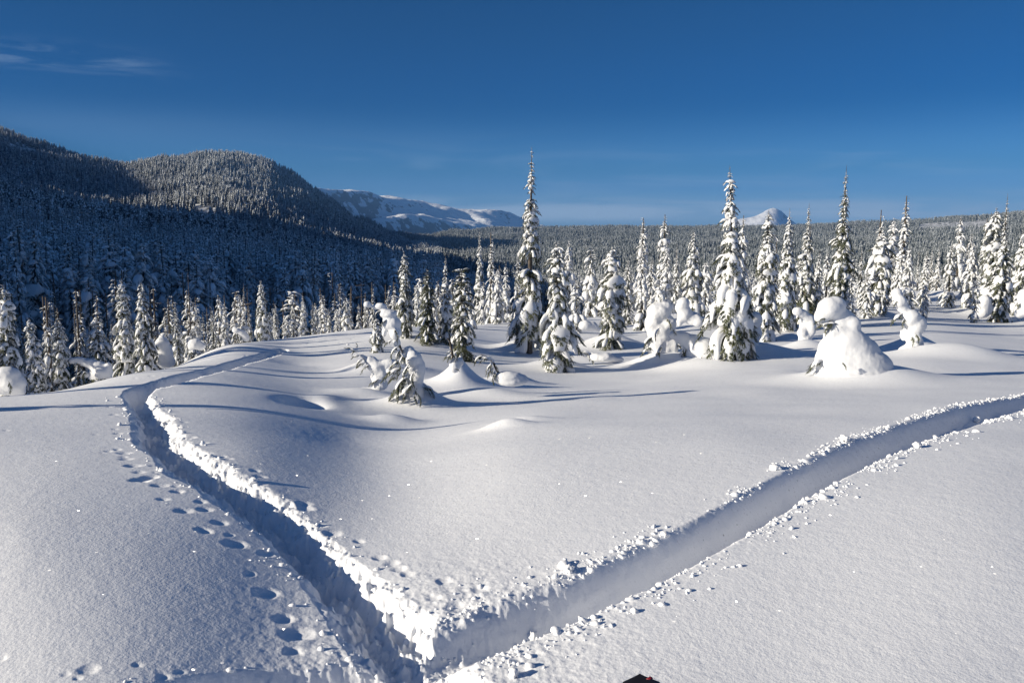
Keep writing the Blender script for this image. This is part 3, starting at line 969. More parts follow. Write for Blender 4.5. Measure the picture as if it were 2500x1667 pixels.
def ghost(label, px, py, Y, blobs, sprays=(), name='buried_sapling', vox=.03, amp=.02, fq=4, category='sapling', depth=.85, stem=None, smooth=9):
    q = at(px, py, Y); org = Vector((q.x, Y, ground(q.x, Y) - .03))
    t = thing(name, label, category, org)
    k = mpp(Y)
    els = []
    for i, e_ in enumerate(blobs):
        bx, by, rx, ry = e_[:4]
        dy = e_[4] if len(e_) > 4 else ((i * 37) % 7 - 3) * .012 * Y / 15
        c = at(bx, by, Y) - org; c.y += dy
        els.append((c, (rx * k, max(min(rx, ry), .75 * rx) * k * depth if rx > ry else rx * k * depth, ry * k)))
    add('snow_shroud', blob_mesh('snow_shroud', els, vox, amp, fq, px, 8 if name == 'bent_fir' else 15), t)
    for s in sprays:
        spray(t, org, s[0], s[1], Y - (s[4] if len(s) > 4 else .08), s[2], s[3], wid=s[5] if len(s) > 5 else 1.0, pad=s[6] if len(s) > 6 else .6)
    if stem:
        pts = [at(a, b, Y) - org for a, b in stem]
        vs = []; fs = []
        for i, p in enumerate(pts):
            rad = .022 * (1 - .6 * i / len(pts)) * Y / 12
            for a in range(6): vs.append((p.x + math.cos(a * PI / 3) * rad, p.y + math.sin(a * PI / 3) * rad, p.z))
        for i in range(len(pts) - 1):
            for a in range(6):
                b = (a + 1) % 6; fs.append((i * 6 + a, i * 6 + b, i * 6 + 6 + b, i * 6 + 6 + a))
        add('trunk', new_mesh('trunk', np.array(vs), np.array(fs), [M_BARK]), t)
    return t

#@@TREES@@
# ------------------------------------------------------------------ the forest that nobody could count
def lod_tree(seed, H=1.0, R=.12, tiers=15, sm=None, sp=.80):
    rd = random.Random(seed); V = []; F = []; MI = []
    def tri(a, b, c, m):
        i = len(V); V.extend([a, b, c]); F.append((i, i + 1, i + 2)); MI.append(m)
    prof = rd.choice(['fir', 'column', 'tower'])
    ts, rs_ = zip(*PROFILES[prof])
    for k in range(tiers):
        t = (k + .3) / tiers
        z = H * (1 - t * .96); rr = R * np.interp(t, ts, rs_) * rd.uniform(.75, 1.2)
        nb = 4 if t < .3 else 5
        a0 = rd.uniform(0, 6.3); dz = H / tiers
        for j in range(nb):
            a = a0 + j * 2 * PI / nb + rd.uniform(-.3, .3); ln = rr * rd.uniform(.65, 1.25)
            ca_, sa_ = math.cos(a), math.sin(a)
            wd = max(ln * .55, .006)
            dr = dz * rd.uniform(.5, 1.2)
            def P(u, v, zz): return (ca_ * u - sa_ * v, sa_ * u + ca_ * v, z + zz)
            b0 = P(0, 0, dz * .25); m1 = P(ln * .55, wd, -dr * .55); m2 = P(ln * .55, -wd, -dr * .55); tp = P(ln, 0, -dr * 1.1)
            top = P(ln * .5, 0, dz * .18)
            if rd.random() < sp:
                tri(b0, m2, top, 1); tri(b0, top, m1, 1); tri(top, tp, m1, 1); tri(top, m2, tp, 1)
            else:
                tri(b0, m2, top, 0); tri(b0, top, m1, 0); tri(top, tp, m1, 0); tri(top, m2, tp, 0)
            c = P(0, 0, -dz * .9); lo = P(ln * .8, 0, -dr * 1.5 - dz * .5)
            e1 = P(ln * .9, wd * .9, -dr * .9); e2 = P(ln * .9, -wd * .9, -dr * .9)
            tri(c, e1, lo, 0); tri(c, lo, e2, 0); tri(m1, tp, lo, 0); tri(m2, lo, tp, 0)
    # leader
    for a in range(3):
        tri((math.cos(a * 2.1) * .004, math.sin(a * 2.1) * .004, H * .95), (math.cos(a * 2.1 + 2.1) * .004, math.sin(a * 2.1 + 2.1) * .004, H * .95), (0, 0, H * 1.04), 0)
    # dark core
    for a in range(5):
        a1 = a * 2 * PI / 5; a2 = (a + 1) * 2 * PI / 5; q = R * .42
        tri((math.cos(a1) * q, math.sin(a1) * q, -.03), (math.cos(a2) * q, math.sin(a2) * q, -.03), (0, 0, H * .96), 0)
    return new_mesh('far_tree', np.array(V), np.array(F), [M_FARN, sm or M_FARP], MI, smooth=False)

protos = bpy.data.collections.new('far_tree_kinds')
for i in range(6):
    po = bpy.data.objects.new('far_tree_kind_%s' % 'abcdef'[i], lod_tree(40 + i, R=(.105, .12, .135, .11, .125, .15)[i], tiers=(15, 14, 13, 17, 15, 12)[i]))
    protos.objects.link(po)

protos3 = bpy.data.collections.new('dark_tree_kinds')
for i in range(6):
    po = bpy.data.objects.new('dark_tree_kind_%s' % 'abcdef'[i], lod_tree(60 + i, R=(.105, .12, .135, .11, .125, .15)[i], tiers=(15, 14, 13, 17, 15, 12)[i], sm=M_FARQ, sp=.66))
    protos3.objects.link(po)

def forest(name, label, P, S, seed=0, kinds=None, nk=6):
    n = len(P); rs = np.random.RandomState(seed)
    me = bpy.data.meshes.new(name)
    me.vertices.add(n); me.vertices.foreach_set('co', np.asarray(P, np.float32).ravel())
    for nm, ty, dat in (('tree_scale', 'FLOAT_VECTOR', np.stack([S * rs.uniform(.8, 1.25, n), S * rs.uniform(.8, 1.25, n), S], 1).astype(np.float32)),
                        ('turn', 'FLOAT_VECTOR', np.stack([rs.normal(0, .03, n), rs.normal(0, .03, n), rs.uniform(0, 6.28, n)], 1).astype(np.float32))):
        a = me.attributes.new(nm, ty, 'POINT'); a.data.foreach_set('vector', dat.ravel())
    a = me.attributes.new('kind_index', 'INT', 'POINT'); a.data.foreach_set('value', rs.randint(0, nk, n).astype(np.int32))
    o = add(name, me); o['kind'] = 'stuff'; o['label'] = label; o['category'] = 'forest'
    g = bpy.data.node_groups.new(name, 'GeometryNodeTree')
    g.interface.new_socket('Geometry', in_out='INPUT', socket_type='NodeSocketGeometry')
    g.interface.new_socket('Geometry', in_out='OUTPUT', socket_type='NodeSocketGeometry')
    gi = g.nodes.new('NodeGroupInput'); go = g.nodes.new('NodeGroupOutput')
    ip = g.nodes.new('GeometryNodeInstanceOnPoints'); ci = g.nodes.new('GeometryNodeCollectionInfo')
    ci.inputs['Collection'].default_value = kinds or protos
    ci.inputs['Separate Children'].default_value = True; ci.inputs['Reset Children'].default_value = True
    ip.inputs['Pick Instance'].default_value = True
    def attr(nm, ty):
        x = g.nodes.new('GeometryNodeInputNamedAttribute'); x.data_type = ty; x.inputs['Name'].default_value = nm
        return x.outputs['Attribute']
    g.links.new(gi.outputs[0], ip.inputs['Points']); g.links.new(ci.outputs[0], ip.inputs['Instance'])
    g.links.new(attr('kind_index', 'INT'), ip.inputs['Instance Index'])
    g.links.new(attr('turn', 'FLOAT_VECTOR'), ip.inputs['Rotation'])
    g.links.new(attr('tree_scale', 'FLOAT_VECTOR'), ip.inputs['Scale'])
    g.links.new(ip.outputs[0], go.inputs[0])
    md = o.modifiers.new('trees', 'NODES'); md.node_group = g
    return o

def scatter(r_0, r_1, per, seed, az0=-39, az1=37):
    rs = np.random.RandomState(seed)
    a0, a1 = math.radians(az0), math.radians(az1)
    n = int(.5 * (a1 - a0) * (r_1 ** 2 - r_0 ** 2) / per)
    r = np.sqrt(rs.uniform(r_0 ** 2, r_1 ** 2, n)); az = rs.uniform(a0, a1, n)
    x = np.sin(az) * r; y = np.cos(az) * r
    return x, y, r, az, rs

def forest_band(name, label, r_0, r_1, per, hm, seed, kinds=None, nk=6, side=0):
    x, y, r, az, rs = scatter(r_0, r_1, per, seed)
    h = hill_h(x, y)
    px = CX + FPX * x / y
    # open snow patches
    dens = fbm(x / 130 + 4, y / 130, 4) + .9
    if r_0 > 900:
        open_ = fbm(x / 150 + 31, y / 420 + 2, 4)
        thr = np.where((px < 520) & (r < 2600), .16, .42)
        keep = open_ < thr + .25 * rs.rand(len(x))
        clear = (r > 2500) & (px > 2235) & (px < 2400) & (r < 2950)
        keep &= ~clear
    else: keep = dens > .12 * rs.rand(len(x))
    x, y, h, r = x[keep], y[keep], h[keep], r[keep]
    S = hm * rs.uniform(.6, 1.2, len(x)) * (1 + .15 * fbm(x / 60, y / 60, 2))
    px = CX + FPX * x / y
    if side < 0: k = (px < 1080) & (r > np.interp(px, [300, 900], [150, 230]))
    elif side > 0: k = (px >= 1080) & (r > np.interp(px, [1080, 1300], [230, 400]))
    else: k = px > -1e9
    x, y, h, r, S = x[k], y[k], h[k], r[k], S[k]
    print(name, len(x))
    return forest(name, label, np.stack([x, y, h - .3], 1), S, seed, kinds, nk)

# tree variants for the ranks behind: one mesh pair per variant
VARI = []
for i in range(10):
    lay = tree_layout(1.0, (.13, .15, .17, .12, .16, .19, .14, .15, .18, .13)[i], ('fir', 'spire', 'column', 'spire', 'fir', 'fir', 'tower', 'airy', 'round', 'column')[i], 900 + i, dens=.78,
                      snow=(.9, 1.1, 1.0, .7, 1.0, 1.1, .8, .6, 1.1, .9)[i], lean=(random.uniform(-.03, .03), 0), gap=.08, topmin=.16)
    (bv, bf), (pv, pf) = bake_tree(lay, True)
    tv, tf = trunk_mesh(1.0, .016)
    VARI.append((new_mesh('trunk', tv, tf, [M_BARK]), new_mesh('crown', bv, bf, [M_NEEDLE], smooth=False), new_mesh('snow_load', pv, pf, [M_SNOW])))
protos2 = bpy.data.collections.new('near_forest_tree_kinds')
for i in range(8):
    lay = tree_layout(1.0, (.15, .17, .19, .14, .18, .16, .17, .13)[i], ('fir', 'column', 'fir', 'column', 'fir', 'tower', 'column', 'column')[i], 950 + i, dens=.62,
                      snow=(1.2, 1.35, 1.05, 1.25, 1.15, 1.3, .9, 1.2)[i], lean=(random.uniform(-.02, .02), 0), gap=.03, topmin=.26)
    (bv, bf), (pv, pf) = bake_tree(lay, True)
    tv, tf = trunk_mesh(1.0, .012, seg=5)
    tf = np.concatenate([tf[:, [0, 1, 2]], tf[:, [0, 2, 3]]])
    V_, F_ = cat([(bv, bf), (pv, pf), (tv, tf)])
    mi = np.concatenate([np.zeros(len(bf)), np.ones(len(pf)), np.zeros(len(tf))])
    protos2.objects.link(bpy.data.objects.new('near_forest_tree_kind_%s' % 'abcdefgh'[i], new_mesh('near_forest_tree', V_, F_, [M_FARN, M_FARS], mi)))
forest_band('valley_forest', 'dense dark snow dusted conifers filling the valley on the left', 128, 560, 21, 20.5, 1, protos2, 8, side=-1)
forest_band('far_valley_forest', 'dense dark conifers in the valley behind the right-hand snowfield', 300, 560, 24, 17, 5, protos2, 8, side=1)
rs_ = np.random.RandomState(77)
lx = rs_.uniform(-95, -14, 1500); ly = rs_.uniform(2, 110, 1500)  # unseen firs left of the view, added to shade the crest trees
k_ = (lx < -.66 * ly - 2) & (ly + .445 * (-8 - lx) > 22)
nx = rs_.uniform(-36, -14.5, 400); ny = rs_.uniform(6, 27, 400)
k2 = (nx < -.66 * ny - 2.5) & (ny + .445 * (-8 - nx) > 15)
lx, ly = np.concatenate([lx[k_][:230], nx[k2][:70]]), np.concatenate([ly[k_][:230], ny[k2][:70]])
lz = np.array([max(ground(a, b), -60) for a, b in zip(lx, ly)])
lt = rs_.uniform(.3, 5.0, len(lx))
forest('side_forest', 'unseen stand of firs added outside the left edge to shade the crest', np.stack([lx, ly, lz - .1], 1), np.clip(lt - lz, 3, 22), 9, protos2, 8)
forest_band('hillside_forest', 'dense conifer forest covering the lower shaded hillside', 560, 1050, 24, 18.5, 2, side=-1)
forest_band('mountain_forest', 'frosted conifer forest covering the mountain on the left', 1050, 2300, 52, 16.5, 3, side=-1)
forest_band('valley_rise_forest', 'dark blue-grey conifers on the valley rise at the right', 560, 1050, 28, 17, 6, protos3, side=1)
forest_band('upper_rise_forest', 'dark frosted conifers high on the valley rise at the right', 1050, 2300, 55, 15.5, 7, protos3, side=1)
forest_band('plateau_forest', 'pale frosted forest on the long flat ridge at the skyline', 2300, 3500, 95, 14.0, 4, protos3)

# ------------------------------------------------------------------ named firs, from the front to the back
HERO = [
    # label, px, py, Y, top, hw, prof, kw
    ('tallest fir of all, a thin pointed spire above wide snow-loaded skirts', 1292, 862, None, 356, 76, 'tower', dict(lean=.01, snow=1.1, gap=.14)),
    ('full fir with hooked top standing directly before the tallest spire', 1360, 905, None, 588, 70, 'fir', dict(snow=1.1, lean=-.01, seed=23)),
    ('broad fir with stacked snow cushions and a bare stake-like tip', 1785, 874, None, 402, 92, 'tower', dict(snow=1.25, lean=-.04, gap=.12)),
    ('medium fir with flat snow ledges, alone between the tallest fir and the hooded snow figure', 1492, 848, None, 600, 50, 'column', dict(snow=1.1)),
    ('slim fir just right of the broad stake-tipped fir', 1866, None, 27, 510, 50, 'fir', dict(snow=1.1)),
    ('narrow fir with snow bulges whose thin tip stands before the distant peak', 1916, 806, None, 506, 46, 'spire', dict(snow=1.1)),
    ('fir with a long bare leader immediately left of the airy tall fir', 1962, None, 36, 494, 44, 'spire', dict(snow=.9)),
    ('tall airy fir with thin feathery branches and little snow at its spiky top', 2047, None, 34, 402, 62, 'airy', dict(snow=.7, dens=1.25)),
    ('round-shouldered fir with clumps of snow, right of the airy tall fir', 2143, 768, None, 578, 38, 'round', dict(snow=1.2, gap=.1)),
    ('taller of the twin-topped firs near the right edge', 2436, None, 40, 470, 44, 'airy', dict(snow=.8)),
    ('stouter of the twin-topped firs near the right edge, its tip shorter', 2415, 757, None, 505, 52, 'fir', dict(snow=1.15)),
    ('big fir cut by the right edge of the view', 2506, 768, None, 548, 58, 'column', dict(snow=1.1)),
    ('fir with shoulders of snow behind the hooded snow figure', 1688, 782, None, 563, 44, 'fir', dict(snow=1.1)),
    ('slender pale fir left of the tallest spire, alone with a thin top', 1172, 792, None, 556, 25, 'spire', dict(snow=1.2)),
    ('fir with crooked snowy top, leftmost of the dark-branched cluster', 990, 824, None, 610, 34, 'fir', dict(snow=.9)),
    ('olive green fir with hardly any snow, second in the cluster left of centre', 1045, 838, None, 655, 38, 'fir', dict(snow=.45)),
    ('fir hung with separate snow clumps, third in the cluster left of centre', 1090, 838, None, 620, 32, 'spire', dict(snow=1.2, gap=.1)),
    ('fir with dark drooping lower boughs spread right, end of the cluster', 1128, None, 20, 655, 42, 'round', dict(snow=.6)),
    ('snow-burdened fir cut by the left edge of the view', 14, None, 13.2, 690, 44, 'column', dict(snow=1.2)),
    ('hunched fir second from the left edge, with a curled-over top', 84, None, 17, 772, 32, 'column', dict(snow=1.2, lean=-.05)),
    ('scruffy fir third from the left edge beside a thin grey sapling', 140, None, 17.5, 772, 30, 'column', dict(snow=1.0)),
    ('squat fir with a big snow cap, left of the pair of tall firs', 236, None, 18.5, 787, 36, 'round', dict(snow=1.0, lean=-.02)),
    ('left one of the pair of tall snowy firs behind the left crest', 303, None, 22, 676, 44, 'fir', dict(snow=1.15)),
    ('right one of the tall pair of snowy firs, with a thin bare tip', 350, None, 21, 686, 40, 'fir', dict(snow=1.15)),
    ('tidy pointed fir standing alone on the crest left of the small track end', 641, None, 31, 682, 27, 'fir', dict(snow=1.1)),
    ('short snowy sapling between the bent foreground tree and the cluster behind it', 921, 860, None, 775, 22, 'column', dict(snow=1.2)),
]
for lb, px, py, Y, top, hw, pf, kw in HERO:
    fir(lb, px, py=py, Y=Y, top=top, hw=hw, prof=pf, **kw)

MID = [  # px, Y, top, hw, prof, label
    (1215, 38, 655, 19, 'column', 'left of the three close firs left of the tallest spire'),
    (1236, 42, 642, 20, 'fir', 'middle of the three close firs left of the tallest spire'),
    (1264, 37, 624, 26, 'fir', 'right and tallest of the three close firs left of the tallest spire'),
    (1384, 38, 585, 26, 'fir', 'narrow fir peeping out behind the hooked-top fir'),
    (1408, 34, 690, 24, 'round', 'low fir right behind the hooked-top fir'),
    (1532, 40, 632, 26, 'column', 'pillar-like fir right of the fir with flat snow ledges'),
    (1567, 36, 598, 31, 'fir', 'fir with even tiers left of the hooded snow figure'),
    (1586, 44, 632, 22, 'column', 'low fir at the shoulder of the evenly tiered fir'),
    (1626, 40, 585, 30, 'spire', 'thin-topped fir rising behind the hooded snow figure'),
    (1648, 47, 592, 24, 'spire', 'faint fir with bare tip between two taller ones behind the hooded snow figure'),
    (1610, 34, 680, 22, 'round', 'bushy snow lump fir behind the head of the hooded figure'),
    (1720, 46, 640, 24, 'column', 'low fir left of the broad stake-tipped fir'),
    (1990, 42, 610, 26, 'fir', 'low fir at the foot of the bare-leader fir'),
    (2075, 33, 662, 17, 'column', 'slim short sapling with snow beads right of the airy tall fir'),
    (2095, 44, 600, 20, 'spire', 'faint pointed fir right behind the airy tall fir'),
    (2112, 38, 655, 26, 'fir', 'greenish low fir left of the round-shouldered fir'),
    (2172, 52, 622, 18, 'spire', 'thin fir right behind the round-shouldered fir'),
    (2188, 47, 628, 18, 'column', 'short fir next right of the thin one behind the round-shouldered fir'),
    (2209, 44, 601, 24, 'fir', 'pointed fir behind the small snow-hooded sapling at right'),
    (2249, 46, 612, 22, 'fir', 'conical fir standing well back in the right-hand snowfield'),
    (2264, 60, 602, 17, 'spire', 'left of two faint firs at the back of the right-hand snowfield'),
    (2280, 57, 600, 19, 'spire', 'right of two faint firs at the back of the right-hand snowfield'),
    (2254, 38, 690, 15, 'column', 'knee-high pillar of snow before the conical fir at right'),
    (2311, 47, 585, 32, 'fir', 'regular fir with a round snow foot, mid right snowfield'),
    (2344, 58, 618, 20, 'fir', 'small fir between the regular fir and the twin tops'),
    (2362, 46, 592, 27, 'fir', 'fir left of the twin-topped firs'),
    (2376, 39, 680, 18, 'column', 'narrow snow-bead sapling at the left foot of the twin-topped firs'),
    (2476, 52, 558, 30, 'spire', 'fir seen between the twin tops and the right edge'),
    (2545, 44, 520, 60, 'fir', 'large fir just beyond the right edge'),
    (185, 24, 738, 20, 'spire', 'thin pale fir between the scruffy fir and the capped one'),
    (215, 30, 770, 14, 'spire', 'little spike of a fir behind the capped squat fir'),
    (275, 27, 780, 14, 'column', 'small beaded sapling just left of the pair of tall snowy firs'),
    (62, 24, 800, 16, 'spire', 'small fir tucked behind the hunched fir at far left'),
    (382, 24, 790, 22, 'fir', 'dark-sided fir touching the right one of the tall pair'),
    (408, 29, 745, 20, 'spire', 'thin fir right of the tall pair, behind the snow dome'),
    (432, 26, 738, 26, 'fir', 'ragged fir behind and right of the snow dome'),
    (468, 31, 800, 22, 'column', 'low snowy fir with a bare grey pole behind it'),
    (497, 36, 760, 18, 'fir', 'first fir right of the bare grey pole'),
    (522, 33, 748, 20, 'fir', 'bright narrow fir above the start of the crest track'),
    (547, 33, 735, 20, 'fir', 'second bright narrow fir above the crest track'),
    (572, 40, 728, 16, 'spire', 'faint fir behind the leaning snow arch on the crest'),
    (594, 37, 690, 22, 'spire', 'tall thin fir left of the tidy pointed fir'),
    (612, 38, 738, 16, 'fir', 'slim fir tucked at the left of the tidy pointed fir'),
    (675, 35, 738, 13, 'column', 'small fir with snow beads right of the tidy pointed fir'),
    (702, 34, 775, 14, 'round', 'round little fir on the crest right of the tidy pointed one'),
    (742, 38, 712, 22, 'spire', 'greyish fir halfway along the crest'),
    (764, 38, 735, 16, 'fir', 'fir leaning on the greyish one halfway along the crest'),
    (806, 40, 750, 12, 'column', 'slight fir on the crest before the valley forest'),
    (824, 41, 750, 12, 'column', 'second slight fir on the crest before the valley forest'),
    (846, 38, 722, 20, 'fir', 'conical fir on the crest, left of the bent tree top'),
    (876, 42, 740, 16, 'fir', 'fir half hidden at the right of the conical crest fir'),
    (890, 46, 712, 14, 'spire', 'thin dead-looking fir behind the bent tree top'),
    (948, 40, 715, 16, 'fir', 'fir rising right behind the bent foreground tree'),
    (1020, 34, 690, 18, 'fir', 'faint fir between the first two firs of the cluster'),
    (1150, 33, 700, 20, 'spire', 'fir between the dark drooping fir and the slender pale fir'),
]
G = 'firs on the snowfield and its crest'
for px, Y, top, hw, pf, lb in MID:
    lb = lb if lb.split()[0] in ('left', 'right', 'middle') else lb
    if 'fir' not in lb and 'sapling' not in lb: lb += ' among the firs'
    h_ = (int(px) * 7919) % 100 / 100.
    fir(lb, px, Y=Y, top=top, hw=hw * (.9 + .35 * h_), prof=pf, full=False, snow=(.75 + .5 * h_) if px > 1100 else (.6 + .45 * h_), dens=.8 + .3 * ((h_ * 7) % 1), gap=.16 * ((h_ * 13) % 1), lean=.05 * (((h_ * 29) % 1) - .5))

def rank_tree(x, y, z, H, i, label, group, wide=1.0):
    t = thing('snow_covered_fir', label, 'tree', (x, y, z - .05), group)
    t.rotation_euler = (0, 0, random.uniform(0, 6.28)); t.scale = (H * wide, H * wide, H)
    for nm, me in zip(('trunk', 'crown', 'snow_load'), VARI[i]): add(nm, me, t)
rd = random.Random(5)
def zfar(x, y):
    g = ground(x, y); r = math.hypot(x, y)
    if r > 46: g = max(g, float(hill_h(np.array([x]), np.array([y]))[0])) if r > 90 else g
    return g
n_rank = 0
# right hand side, at the back of the snowfield
placed = []
tries = 0
while n_rank < 62 and tries < 3000:
    tries += 1
    px = rd.uniform(1180, 2620); Y = rd.uniform(48, 96)
    if px < 1500: Y = rd.uniform(42, 66)
    x = at(px, 800, Y).x
    if any((x - a) ** 2 + (Y - b) ** 2 < 6 for a, b in placed): continue
    placed.append((x, Y)); z = zfar(x, Y)
    H = rd.uniform(2.6, 6.2) * (1.15 if Y > 70 else 1)
    rank_tree(x, Y, z, H, rd.randrange(10), 'small snow laden fir in the thin rank at the back of the right-hand snowfield', 'firs in the back rank on the right', rd.uniform(.8, 1.15))
    n_rank += 1
# left and centre, just past the crest
n2 = 0
while n2 < 74:
    px = rd.uniform(-60, 1300); Y = rd.uniform(36, 78)
    x = at(px, 800, Y).x
    if any((x - a) ** 2 + (Y - b) ** 2 < 5 for a, b in placed): continue
    placed.append((x, Y)); z = ground(x, Y)
    want = at(px, rd.uniform(700, 790) - (20 if px > 900 else 0), Y).z
    H = max(min(want - z, 13), 2.2)
    rank_tree(x, Y, z, H, rd.randrange(10), 'snow laden fir half sunk behind the crest of the snowfield', 'firs just behind the crest', rd.uniform(.7, 1.0))
    n2 += 1
# valley edge
n3 = 0
while n3 < 78:
    px = rd.uniform(-60, 2560); Y = rd.uniform(80, 132)
    x = at(px, 800, Y).x
    if any((x - a) ** 2 + (Y - b) ** 2 < 12 for a, b in placed): continue
    placed.append((x, Y)); z = float(hill_h(np.array([x]), np.array([Y]))[0])
    want = at(px, rd.uniform(690, 775) - (40 if px < 900 else 0), Y).z
    H = max(min(want - z, 17), 5)
    rank_tree(x, Y, z, H, rd.randrange(10), 'tall fir at the near edge of the valley forest', 'firs at the edge of the valley forest', rd.uniform(.75, 1.0))
    n3 += 1

# every rank tree is told apart by its landmarks
ORD = ('first', 'second', 'third', 'fourth', 'fifth', 'sixth', 'seventh', 'eighth', 'ninth', 'tenth', 'eleventh', 'twelfth', 'thirteenth', 'fourteenth', 'fifteenth', 'sixteenth')
MARKS = ((-400, 'left edge'), (84, 'hunched fir'), (236, 'capped fir'), (350, 'tall pair'), (465, 'tallest pole'), (641, 'pointed crest fir'), (745, 'greyish fir'), (846, 'conical fir'), (935, 'bent tree'), (1045, 'olive fir'),
         (1172, 'slender fir'), (1292, 'tallest fir'), (1385, 'hooked-top fir'), (1492, 'flat-ledged fir'), (1612, 'hooded figure'), (1700, 'shouldered fir'), (1785, 'stake-tipped fir'), (1916, 'peak fir'), (2047, 'airy fir'), (2143, 'round-shouldered fir'),
         (2249, 'conical right fir'), (2330, 'regular fir'), (2425, 'twin tops'), (2900, 'right edge'))
def relabel(group, phrase):
    from collections import defaultdict
    cells = defaultdict(list)
    for o in C.objects:
        if o.get('group') == group:
            px = CX + FPX * o.location.x / o.location.y
            k = max(i for i, m_ in enumerate(MARKS[:-1]) if px >= m_[0])
            cells[k].append((px, o))
    for k, L_ in cells.items():
        L_.sort(key=lambda a: a[0])
        tall = max(L_, key=lambda a: a[1].scale.z)[1]
        for i, (px, o) in enumerate(L_):
            where = 'between the %s and the %s' % (MARKS[k][1], MARKS[k + 1][1])
            o['label'] = '%s fir %s, %s' % (ORD[i], phrase, where)
relabel('firs in the back rank on the right', 'in the back rank')
relabel('firs just behind the crest', 'sunk behind the crest')
relabel('firs at the edge of the valley forest', 'fronting the valley forest')

# bare grey snags behind the crest
def snag(label, px, Y, top, stubs=5):
    x = at(px, 800, Y).x; z = ground(x, Y); H = at(px, top, Y).z - z
    t = thing('dead_tree', label, 'dead tree', (x, Y, z), None)
    tv, tf = trunk_mesh(H, .05)
    add('trunk', new_mesh('trunk', tv, tf, [M_BARK]), t)
    r_ = random.Random(px)
    for k in range(stubs):
        zz = H * r_.uniform(.45, .97); a = r_.uniform(0, 6.28); ln = r_.uniform(.2, .6)
        sv, sf = trunk_mesh(ln, .02, seg=4)
        o = add('branch_stub', new_mesh('branch_stub', sv, sf, [M_BARK]), t)
        o.location = (0, 0, zz); o.rotation_euler = (0, r_.uniform(1.2, 1.7), a)
snag('bare thin grey pole with short side sticks, right of the tall snowy pair', 370, 24, 688, 6)
snag('tallest bare grey pole rising before the shaded forest', 465, 33, 665, 4)
snag('thin bare pole just left of the tidy pointed fir', 607, 38, 700, 3)
snag('bare pole behind the top of the bent foreground tree', 884, 42, 690, 5)

# ------------------------------------------------------------------ buried saplings and snow figures
ghost('giant snow dome with a mushroom cap of snow and a twig at its left', 2080, 935, 15,
      [(2098, 950, 136, 28), (2092, 926, 120, 42), (2086, 897, 96, 54), (2078, 866, 76, 52), (2070, 840, 56, 40), (2028, 850, 32, 30), (2014, 880, 24, 40),
       (2024, 752, 32, 28), (2038, 746, 28, 24), (2008, 772, 20, 24), (2058, 776, 30, 24), (2080, 796, 22, 26), (2050, 806, 34, 22), (2064, 820, 40, 26), (2034, 818, 28, 18)],
      [(2040, 790, 1996, 800), (2030, 785, 2010, 812), (2040, 790, 2062, 812), (2020, 775, 1990, 788), (2012, 880, 1970, 902, .1, 1, .9), (2055, 884, 2066, 900, .55, .8, 0)], vox=.022, amp=.012)  # last bough is a dark mark standing in for a shaded hole
ghost('small snow-hooded sapling on a peaked drift, near the right edge', 2228, 852, 20,
      [(2222, 775, 24, 22), (2238, 792, 24, 26), (2228, 808, 18, 24), (2208, 815, 9, 20), (2232, 835, 20, 26), (2232, 860, 42, 22), (2190, 716, 14, 14), (2196, 736, 16, 16), (2204, 752, 16, 14)],
      [(2205, 765, 2176, 790), (2212, 770, 2200, 795), (2235, 815, 2246, 834, .3), (2225, 820, 2232, 842, .3), (2196, 728, 2180, 745)], vox=.026, amp=.018)
ghost('hooded snow figure leaning left, a fully shrouded fir right of centre', 1612, 892, 21,
      [(1606, 762, 30, 24), (1622, 752, 20, 18), (1596, 790, 24, 28), (1612, 810, 32, 34), (1632, 790, 20, 22), (1606, 842, 26, 34), (1626, 850, 26, 36), (1642, 842, 15, 26), (1612, 885, 42, 22), (1590, 845, 14, 22)],
      [(1612, 800, 1596, 826, .55), (1640, 800, 1652, 826, .5), (1618, 840, 1606, 868, .6), (1600, 820, 1570, 842), (1598, 845, 1564, 862), (1605, 862, 1572, 880), (1635, 860, 1655, 884), (1640, 835, 1668, 852), (1625, 775, 1640, 800, .3), (1610, 850, 1596, 882, .3)], vox=.028, amp=.03)
ghost('smooth domed snow blob beside the hooded snow figure', 1705, 894, 20.5,
      [(1712, 860, 42, 40), (1690, 838, 26, 24), (1668, 826, 22, 18), (1648, 818, 16, 12), (1722, 885, 46, 24)],
      [(1680, 840, 1668, 872), (1688, 852, 1684, 884), (1672, 845, 1660, 875), (1715, 868, 1706, 888, .75)], vox=.028, amp=.02)
ghost('small snow hood on the field behind the hooded snow figure', 1672, 795, 30,
      [(1668, 738, 18, 14), (1658, 752, 12, 14), (1672, 765, 18, 24), (1692, 778, 22, 18), (1706, 785, 18, 14), (1660, 785, 10, 14)],
      [(1668, 752, 1662, 772), (1672, 755, 1682, 776)], vox=.045, amp=.03)
ghost('S-shaped snow pillar left of the giant dome', 1965, 852, 24,
      [(1946, 760, 15, 12), (1958, 766, 16, 12), (1972, 778, 18, 13), (1966, 795, 14, 16), (1958, 812, 14, 14), (1966, 826, 18, 16), (1962, 845, 22, 14), (1980, 800, 12, 22)],
      [(1950, 768, 1944, 782)], vox=.03, amp=.02)
ghost('thick snow arch of a bowed sapling, between the domed blob and the S-shaped pillar', 1812, 866, 20.5,
      [(1795, 835, 22, 18), (1822, 838, 26, 26), (1808, 862, 32, 22), (1842, 815, 22, 22), (1835, 780, 26, 24), (1855, 856, 30, 20)],
      [(1825, 825, 1840, 848, .4), (1790, 850, 1752, 872), (1800, 858, 1765, 884)], vox=.03, amp=.03)
ghost('small snow dome at the left foot of the twin-topped firs', 2401, 770, 40,
      [(2400, 738, 18, 20), (2398, 760, 20, 18), (2414, 755, 14, 16)], [(2404, 750, 2412, 768)], vox=.06, amp=.03)
